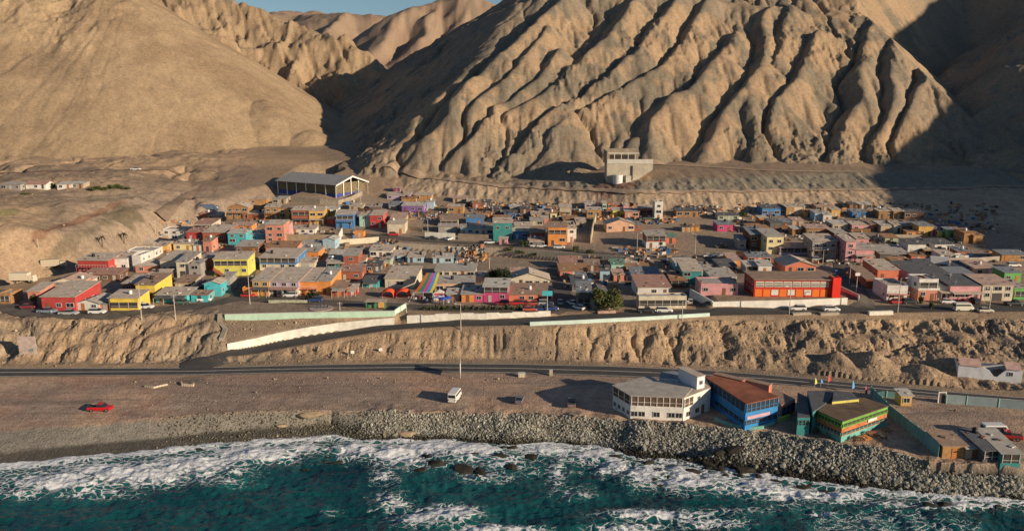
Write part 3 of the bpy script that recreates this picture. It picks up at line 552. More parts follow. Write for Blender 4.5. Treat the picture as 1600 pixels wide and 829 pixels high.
# kerbs, walls -------------------------------------------------------
def wall_line(name, pts, h, th, m, label, cat='wall', base=1.0, capm=None, notch=None):
    root = empty(name, pts[0], 0, label, cat); o0 = pts[0]
    dens = [pts[0]]
    for a, b in zip(pts[:-1], pts[1:]):
        N = max(1, int((b-a).length/3))
        dens += [a.lerp(b, i/N) for i in range(1, N+1)]
    mb = MB(); cap = MB(); hs = h if hasattr(h, '__len__') else [h]*len(dens)
    if len(hs) != len(dens): hs = list(np.interp(np.linspace(0,1,len(dens)), np.linspace(0,1,len(hs)), hs))
    for k in range(len(dens)-1):
        a, b = dens[k]-o0, dens[k+1]-o0; d = (b-a).xy.normalized(); n = Vector((-d.y, d.x, 0))*th/2
        hh = hs[k]; h2 = hs[k+1]
        if notch and k % 2: hh = h2 = hh-notch
        pa = [a+n, a-n, b-n, b+n]
        mb.prism([(p.x, p.y) for p in pa], [a.z-base, a.z-base, b.z-base, b.z-base], [a.z+hh, a.z+hh, b.z+h2, b.z+h2])
        if capm:
            n2 = n*1.35; pa = [a+n2, a-n2, b-n2, b+n2]
            cap.prism([(p.x, p.y) for p in pa], [a.z+hh+.003]*2+[b.z+h2+.003]*2, [a.z+hh+.12]*2+[b.z+h2+.12]*2)
    mb.build('wall_face', m, root)
    if capm: cap.build('coping', capm, root)
    return root
def onrow(rw, pxs, dy=0, dz=0, c=-.07):
    out = []
    for a in pxs:
        u = (a-800)/F/(CP+c*SP); y = float(np.interp(u, rw[0], rw[1]))+dy; out.append(Vector((u*y, y, float(np.interp(u, rw[0], rw[2]))+dz)))
    return out
whitew = mat('white_masonry', (.80,.76,.66), .9, .22, .8, .3, stain=.18); mintw = mat('mint_masonry', (.52,.72,.56), .9, .15, .5, .2, stain=.15)
concw = mat('ribbed_concrete', (.62,.52,.39), .9, .2, .3, .3, wave=.55); capw = mat('pale_coping', (.62,.60,.54), .9, .15)
wall_line('stone_wall', onrow(R7, range(352,617,22), .18), [2.0,2.4,2.5,2.3,2.0], .5, whitew, 'long whitewashed rubble stone wall following the climbing road', 'wall', 1, None)
wall_line('terrace_wall', onrow(R8a, range(352,617,22), .1, 0), [1.8,1.8,1.7,1.5], .35, mintw, 'mint green painted wall at the edge of the empty plaza terrace', 'wall', 1.2, capw)
wall_line('terrace_wall', onrow(R7, [636]+list(range(660,865,20)), .2), [2.3,2.1,1.8,1.6], .4, whitew, 'stained whitewashed wall with stepped top below the striped canopy', 'wall', 1, None, .25)
wall_line('terrace_wall', [gp(616,493), gp(624,487), gp(634,481)], 1.5, .3, mintw, 'short mint wall closing the stair gap at the plaza end', 'wall')
wall_line('terrace_wall', onrow(R7, list(range(1112,1340,19)), .2), [2.0,2.2,2.3,2.4], .4, mat('school_wall', (.80,.76,.68), .9, .2, .5, .2, stain=.1), 'high white retaining wall below the red school', 'wall')
wall_line('terrace_wall', [onrow(R7,[1112],.2)[0], onrow(R7,[1112],.2)[0]+Vector((-3.5,13,.6))], 2.2, .35, whitew, 'white side wall turning up the lane beside the pink house', 'wall')
wall_line('terrace_wall', [onrow(R7,[1338],.2)[0], onrow(R7,[1338],.2)[0]+Vector((1.5,3,0)), onrow(R7,[1338],.2)[0]+Vector((0,14,.4))], 2.4, .35, mat('school_wall_end', (.55,.5,.45), .9, .2), 'curved white wall end turning up the street by the school', 'wall')
wall_line('roadside_parapet', onrow(R6, list(range(828,1121,20)), .15), .9, .45, mat('pale_aqua_paint', (.62,.76,.68), .9, .15, .5, stain=.1), 'long low pale aqua parapet on the cliff edge', 'parapet')
wall_line('retaining_wall', onrow(R10a, list(range(622,1011,16)), .1, 0, 0), [2.9,3.0,3.4,3.6,3.7], .35, concw, 'long ribbed concrete retaining wall carrying the upper street', 'wall')
wall_line('garden_wall', [gp(447,377), gp(530,378)], 3.0, .4, mat('tan_stone', (.36,.28,.19), .9, .3, .5), 'long beige rubble wall below the white bungalow', 'wall')
wall_line('garden_wall', [gp(530,378), gp(535,368)], 3.4, .3, whitew, 'white end return of the beige rubble wall', 'wall')
wall_line('garden_wall', [gp(515,384), gp(592,378)], 2.2, .25, mat('cream_wall', (.62,.55,.42), .9, .2), 'cream boundary wall right of the small turquoise gable', 'wall')
wall_line('garden_wall', [gp(716,374), gp(763,376)], 2.5, .3, mat('tan_stone2', (.33,.26,.19), .9, .3, .5), 'brown stone wall below the pale blue bungalow', 'wall')
wall_line('garden_wall', [gp(664,372), gp(711,374)], 2.6, .3, whitew, 'dusty white yard wall beside the street lamp', 'wall')
wall_line('garden_wall', [gp(923,380), gp(926,362), gp(931,343)], [3,3,3], .4, mat('cream_stone', (.52,.43,.30), .9, .25), 'curving cream wall running uphill above the bare mound', 'wall')
wall_line('roadside_block', [gp(1357,491), gp(1394,490)], .9, 1.0, whitew, 'long low white concrete block at the cliff edge near a street lamp', 'wall')
wall_line('roadside_block', [gp(1238,491), gp(1266,490)], .5, 1.2, mat('tan_conc', (.42,.35,.27), .9, .2), 'low tan concrete block below the left white car', 'wall')
wall_line('roadside_block', [gp(1281,491), gp(1310,490)], .5, 1.2, mat('tan_conc', (.42,.35,.27), .9, .2), 'low tan concrete block below the right white car', 'wall')
wall_line('garden_wall', [gp(934,490), gp(962,489)], .8, .5, mat('pinkish_stone', (.50,.33,.26), .9, .2), 'low pink garden wall under the bushy tree', 'wall')
wall_line('plaza_wall', [gp(420,473), gp(480,473)], .9, .3, mat('mural_wall', (.45,.45,.33), .9, .5, 1.5), 'low painted wall behind the plaza', 'wall')
wall_line('boundary_wall', [gp(1455,410), gp(1530,409), gp(1600,404)], 1.6, .25, mat('tan_block', (.42,.36,.29), .9, .2), 'tan block wall above the cream bungalow at the right', 'wall')
# drain zigzag
wall_line('concrete_drain', G((344,492),(343,505),(352,515),(346,530),(345,546)), .5, 1.2, mat('drain_concrete', (.30,.26,.21), .9, .2), 'stepped concrete drain zigzagging down beside the mint wall', 'drain')
# ---------------------------------------------------------------- houses
tanr = ('roof_sheet_tan', (.40,.33,.27)); 
COL = dict(red=(.52,.05,.05), brick=(.40,.11,.06), salmon=(.66,.25,.17), peach=(.72,.42,.27), pink=(.68,.32,.34), magenta=(.62,.06,.22), purple=(.27,.12,.45), plum=(.20,.05,.18), lilac=(.50,.38,.52),
 white=(.72,.70,.65), cream=(.66,.58,.44), beige=(.48,.39,.28), grey=(.34,.32,.30), dark=(.13,.12,.12), yellow=(.80,.58,.06), lime=(.72,.66,.10), paley=(.74,.64,.32), ochre=(.66,.38,.09), orange=(.78,.28,.05), wood=(.46,.24,.10), ply=(.56,.30,.11), brown=(.24,.12,.07),
 turq=(.04,.50,.58), teal=(.03,.28,.28), blue=(.05,.22,.50), lblue=(.36,.55,.66), mint=(.40,.66,.54), green=(.12,.42,.10), sage=(.38,.46,.32), coral=(.72,.20,.11), school=(.74,.10,.04))
for k_, c_ in list(COL.items()):
    l_ = .3*c_[0]+.6*c_[1]+.1*c_[2]; COL[k_] = tuple(round((v*.90+l_*w_*.10)*.95, 4) for v, w_ in zip(c_, (1.15,1.0,.85)))
RC = dict(t=(.66,.55,.44), g=(.52,.48,.42), d=(.14,.15,.16), r=(.52,.30,.23), b=(.42,.29,.21), p=(.62,.43,.34), s=(.28,.31,.34), w=(.66,.62,.55), n=(.18,.36,.28), o=(.46,.26,.14))
def wallm(c):
    if c in ('wood','ply','brown','ochre_w'): return mat('wall_'+c, COL[c], .9, .4, .8, .3, wave=2.2)
    return mat('wall_'+c, COL[c], .85, .26, .35, .1, stain=.32)
def roofm(c): return mat('roof_sheet_'+c, RC[c], .8, .28, .5, .5, wave=1.6, stain=.35)
glass = mat('window_glass', (.025,.03,.035), .15, .1, 1, spec=.6); frm = mat('window_frame', (.55,.53,.50), .7, .1); curt = mat('curtain', (.42,.38,.32), .8, .3)
doorc = {k: mat('door_'+k, v, .7, .2) for k, v in dict(a=(.22,.10,.05), b=(.48,.45,.40), c=(.08,.07,.07), d=(.45,.18,.05)).items()}
railm = mat('railing', (.50,.48,.45), .7, .1); tankm = mat('black_plastic', (.02,.02,.022), .5, .1); wtank = mat('white_plastic', (.65,.65,.65), .5, .1)
def ring(w, h, t=.1, d=.1):
    mb = MB(); mb.box(-w/2,-d,-h/2,w/2,0,-h/2+t); mb.box(-w/2,-d,h/2-t,w/2,0,h/2); mb.box(-w/2,-d,-h/2+t,-w/2+t,0,h/2-t); mb.box(w/2-t,-d,-h/2+t,w/2,0,h/2-t); return mb
WM = {}
for key, (w, h) in dict(s=(1.0,1.0), m=(1.5,1.2), l=(2.3,1.3)).items():
    f = ring(w, h); f.box(-.035,-.08,-h/2+.1,.035,0,h/2-.1)
    WM[key] = (f.mesh('window', frm), MB().box(-w/2+.1,-.05,-h/2+.1,w/2-.1,-.003,h/2-.1).mesh('pane', glass), w)
DM = {k: MB().box(-.48,-.07,0,.48,-.003,2.05).mesh('door', m_) for k, m_ in doorc.items()}
def put(me, name, parent, x, y, z, rz=0):
    o = bpy.data.objects.new(name, me); o.location = (x, y, z); o.rotation_euler = (0,0,rz); return link(o, parent)
def window(key, root, x, y, z, rz=0):
    f, p, w = WM[key]; a = put(f, 'window', root, x, y, z, rz); put(p, 'pane', a, 0, 0, 0)
SCRAP = [MB().box(-.5,-.5,-.5,.5,.5,.5).mesh('loose_sheet', m_) for m_ in (mat('scrap_wood',(.28,.19,.12),.9,.4), mat('scrap_dark',(.07,.07,.08),.8,.4), mat('scrap_pale',(.50,.47,.42),.8,.4), mat('scrap_rust',(.32,.14,.08),.8,.4))]
NH = 0
def house(xl, xr, yb, yt, d, wc, rc, rt, label, opts='', cat='house', name='house', yaw=0, wc2=None):
    """xl,xr: ends of the front wall; yb its foot, yt its eave; d depth in metres"""
    global NH
    NH += 1; rnd = random.Random(NH*7+3); jit = rnd.random()
    base = gp((xl+xr)/2, yb); s = scale_at(base); w = (xr-xl)/s; h = (yb-yt)/s/math.cos(PITCH*.9)
    h = max(h, 2.1)
    if 'W' in opts: name = 'shack'
    rz = R(yaw) + (R(rnd.uniform(-4,4)) if w < 14 else 0)
    root = empty(name, base, rz, label, cat); root['h'] = 0; del root['h']
    zb = min(gz(base.x+dx, base.y+dy) for dx in (-w/2, w/2) for dy in (0, d))-base.z-.4
    m1 = wallm(wc); m2 = wallm(wc2) if wc2 else m1; wb = MB(); rb = MB(); ov = .35; th = .1
    two = h > 4.5; sl_ = .12 if rt in 's' else .0
    ztop = h
    if rt == 's':      # sheet roof, slightly falling to the front
        hb = h+d*.09+.1; pts = [(-w/2,0),(w/2,0),(w/2,d),(-w/2,d)]; zs = [h,h,hb,hb]
        rb.extx([(-ov, h-.03), (d+ov, hb+.03), (d+ov, hb+.03+th), (-ov, h-.03+th)], -w/2-ov, w/2+ov)
    elif rt == 'f':    # flat with parapet
        pts = [(-w/2,0),(w/2,0),(w/2,d),(-w/2,d)]; zs = [h]*4
        rb.box(-w/2+.16, .16, h+.005, w/2-.16, d-.16, h+.05)
    elif rt == 'g':    # gable facing the sea
        r_ = w*.16; pts = [(-w/2,0),(w/2,0),(w/2,d),(-w/2,d)]; zs = [h]*4; wb.exty([(-w/2,h),(w/2,h),(0,h+r_)], 0, d)
        for sg in (-1, 1): rb.exty([(0,h+r_+.02),(sg*(w/2+ov),h-ov*.32+.02),(sg*(w/2+ov),h-ov*.32+.12),(0,h+r_+.12)], -ov, d+ov)
    elif rt == 'r':    # ridge along the coast
        r_ = d*.16; pts = [(-w/2,0),(w/2,0),(w/2,d),(-w/2,d)]; zs = [h]*4; wb.extx([(0,h),(d,h),(d/2,h+r_)], -w/2, w/2)
        for y0, y1 in ((-ov, d/2), (d+ov, d/2)): rb.extx([(y0,h-ov*.32+.02),(y1,h+r_+.02),(y1,h+r_+.12),(y0,h-ov*.32+.12)], -w/2-ov, w/2+ov)
    elif rt == 'h':    # hipped
        r_ = min(w,d)*.17; pts = [(-w/2,0),(w/2,0),(w/2,d),(-w/2,d)]; zs = [h]*4; o_ = ov; k_ = min(w,d)/2
        A = [(-w/2-o_,-o_,h),(w/2+o_,-o_,h),(w/2+o_,d+o_,h),(-w/2-o_,d+o_,h)]
        if w >= d: Bq = [(-w/2+k_,d/2,h+r_),(w/2-k_,d/2,h+r_)]; fs = [(0,1,5,4),(1,2,5),(2,3,4,5),(3,0,4)]
        else: Bq = [(0,k_,h+r_),(0,d-k_,h+r_)]; fs = [(0,1,4),(1,2,5,4),(2,3,5),(3,0,4,5)]
        rb.v = A+Bq+[(a_,b_,c_-.08) for a_,b_,c_ in A]; rb.f = fs+[(9,8,7,6),(0,6,7,1),(1,7,8,2),(2,8,9,3),(3,9,6,0)]; rb.m = [0]*len(rb.f)
    if wc2 and two:
        hm_ = h*.5; wb2 = MB(); wb2.prism(pts, zb, hm_); wb2.build('lower_wall', m2, root); wb.prism(pts, [hm_+.002]*4, zs)
    else: wb.prism(pts, [zb]*4, zs)
    if rt == 'f':
        t_ = .15; H2 = h+.35
        wb.box(-w/2,0,h+.003,w/2,t_,H2); wb.box(-w/2,d-t_,h+.003,w/2,d,H2); wb.box(-w/2,t_,h+.003,-w/2+t_,d-t_,H2); wb.box(w/2-t_,t_,h+.003,w/2,d-t_,H2)
    wb.build('wall', m1, root)
    ro = rb.build('roof', roofm(rc), root)
    # weights and odds lying on the roof sheets are part of its silhouette
    floors = ([h*.18+.9, h*.62+.75] if two else [min(h*.55, 1.6)])
    if h > 7.3: floors = [1.5, h*.45, h*.78]
    nwin = max(1, int(w/2.6)); dk = rnd.choice('abcd')
    if w/nwin < 1.6: nwin = max(1, int(w/1.8))
    xs = [(-w/2+w*(i+.5)/nwin) for i in range(nwin)]
    for fi, zf in enumerate(floors):
        open_ = ('T' in opts and fi == len(floors)-1)
        dj = rnd.randrange(nwin) if fi == 0 else -1
        if open_:
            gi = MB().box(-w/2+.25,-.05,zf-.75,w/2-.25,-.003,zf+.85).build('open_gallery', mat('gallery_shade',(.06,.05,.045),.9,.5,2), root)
            pb = MB(); npz = max(2, int(w/2.2))
            for i in range(npz+1): x = -w/2+.25+(w-.5)*i/npz; pb.box(x-.06,-.14,zf-.75,x+.06,-.05,zf+.85)
            pb.box(-w/2+.25,-.13,zf-.05-.25,w/2-.25,-.06,zf+.03-.25); pb.build('railing', railm, root); continue
        if 'G' in opts and fi == 0:
            gw = min(2.8, w*.45); MB().box(-gw/2,-.06,0,gw/2,-.003,2.3).build('garage_door', mat('roller_door',(.45,.43,.38),.7,.2,1,.2,wave=3) if rnd.random() < .6 else doorc['c'], root)
            xs2 = [x for x in xs if abs(x) > gw/2+.8]
            for x in xs2: window('m', root, x, 0, zf)
            continue
        for i, x in enumerate(xs):
            if i == dj and w > 3: put(DM[dk], 'door', root, x, 0, 0.0); continue
            if rnd.random() < .12: continue
            window(rnd.choice('sm' if w/nwin < 2.6 else 'mml'), root, x, 0, zf)
    # flank windows (both flanks)
    for zf in floors:
        for sg in (-1, 1):
            for yy in np.arange(2.0, d-1.2, 3.6):
                if rnd.random() < .5: window('m' if rnd.random() < .5 else 's', root, sg*w/2, float(yy), zf, R(90)*sg)
    if 'B' in opts:   # balcony across the front
        zf = h*.5; bd = 1.3
        MB().box(-w/2,-bd,zf-.12,w/2,-.003,zf).build('balcony_floor', m2, root)
        rl = MB(); rl.box(-w/2,-bd,zf+.85,w/2,-bd+.06,zf+.93); n_ = int(w/.9)
        for i in range(n_+1): x = -w/2+.03+(w-.06)*i/n_; rl.box(x-.03,-bd+.003,zf,x+.03,-bd+.05,zf+.85)
        rl.build('railing', railm, root); ps = MB()
        for i in range(max(2,int(w/3.5))+1): x = -w/2+.1+(w-.2)*i/max(2,int(w/3.5)); ps.box(x-.07,-bd+.06,zb,x+.07,-bd+.2,zf-.12)
        ps.build('post', m2, root)
    if 'A' in opts:   # awning / porch sheet
        zf = min(h-.25, 2.7); MB().extx([(-2.2,zf-.35),(-.004,zf),(-.004,zf+.08),(-2.2,zf-.27)], -w/2+.2, w/2-.2).build('awning', roofm(rnd.choice('trgd')), root)
        ps = MB(); n_ = max(2,int(w/3))
        for i in range(n_+1): x = -w/2+.3+(w-.6)*i/n_; ps.box(x-.05,-2.15,zb,x+.05,-2.05,zf-.34)
        ps.build('post', railm, root)
    if 'S' in opts:   # outside stair across the front
        st = MB(); n_ = 14; L_ = w*.35
        for i in range(n_): st.box(-w/2+L_*i/n_, -1.1, max(h*.5*(n_-1-i)/n_-.6, zb), -w/2+L_*(i+1)/n_, -.02, h*.5*(n_-i)/n_)
        st.build('stair', wallm('brick'), root)
    if rt != 'h' and 'Y' not in opts:          # loose sheets, planks and weights lying on the roof belong to it
        for i in range(rnd.randint(2, 6)):
            x = rnd.uniform(-w/2+.4, w/2-.4); y = rnd.uniform(.5, d-.5)
            z = h+.12+(y*.09+.06 if rt == 's' else 0) + (max(0, w/2-abs(x))*.32 if rt == 'g' else 0) + ((d/2-abs(y-d/2))*.32 if rt == 'r' else 0)
            o_ = put(rnd.choice(SCRAP), 'loose_sheet', root, x, y, z, rnd.uniform(0,3)); o_.scale = (rnd.uniform(.3,1.3), rnd.uniform(.15,.9), rnd.uniform(.08,.4))
    if 'K' in opts or rnd.random() < .22:
        x, y = rnd.uniform(-w*.3, w*.3), rnd.uniform(d*.4, d*.8); zt = h+(y*.09+.1 if rt == 's' else .1 if rt == 'f' else min(w,d)*.17)
        if rt in 'sf':
            t_ = MB(); n_ = 10; t_.tube((x,y,zt-.06),(x,y,zt+.95),.5,12); t_.tube((x,y,zt+.95),(x,y,zt+1.15),.5,12,.2); t_.build('water_tank', tankm if rnd.random()<.6 else wtank, root, True)
    if 'V' in opts or rnd.random() < .25:
        x = rnd.uniform(-w*.4, w*.4); MB().tube((x,.3,h),(x,.3,h+rnd.uniform(1.2,2.4)),.03,5).box(x-.5,.27,h+1.1,x+.5,.31,h+1.14).build('antenna', railm, root)
    return root
CR = dict(A=(0,390,7.535),B=(200,390,7.535),C=(200,290,7.535),D=(370,390,7.535),E=(340,300,7.535),F=(500,290,7.535),G=(550,390,7.535),H=(660,290,7.535),I=(720,400,8),J=(820,300,8),K=(900,400,8),L=(960,300,8),M=(1050,390,7.535),N=(1140,310,8),O=(1320,310,8),P=(1330,395,5.926))
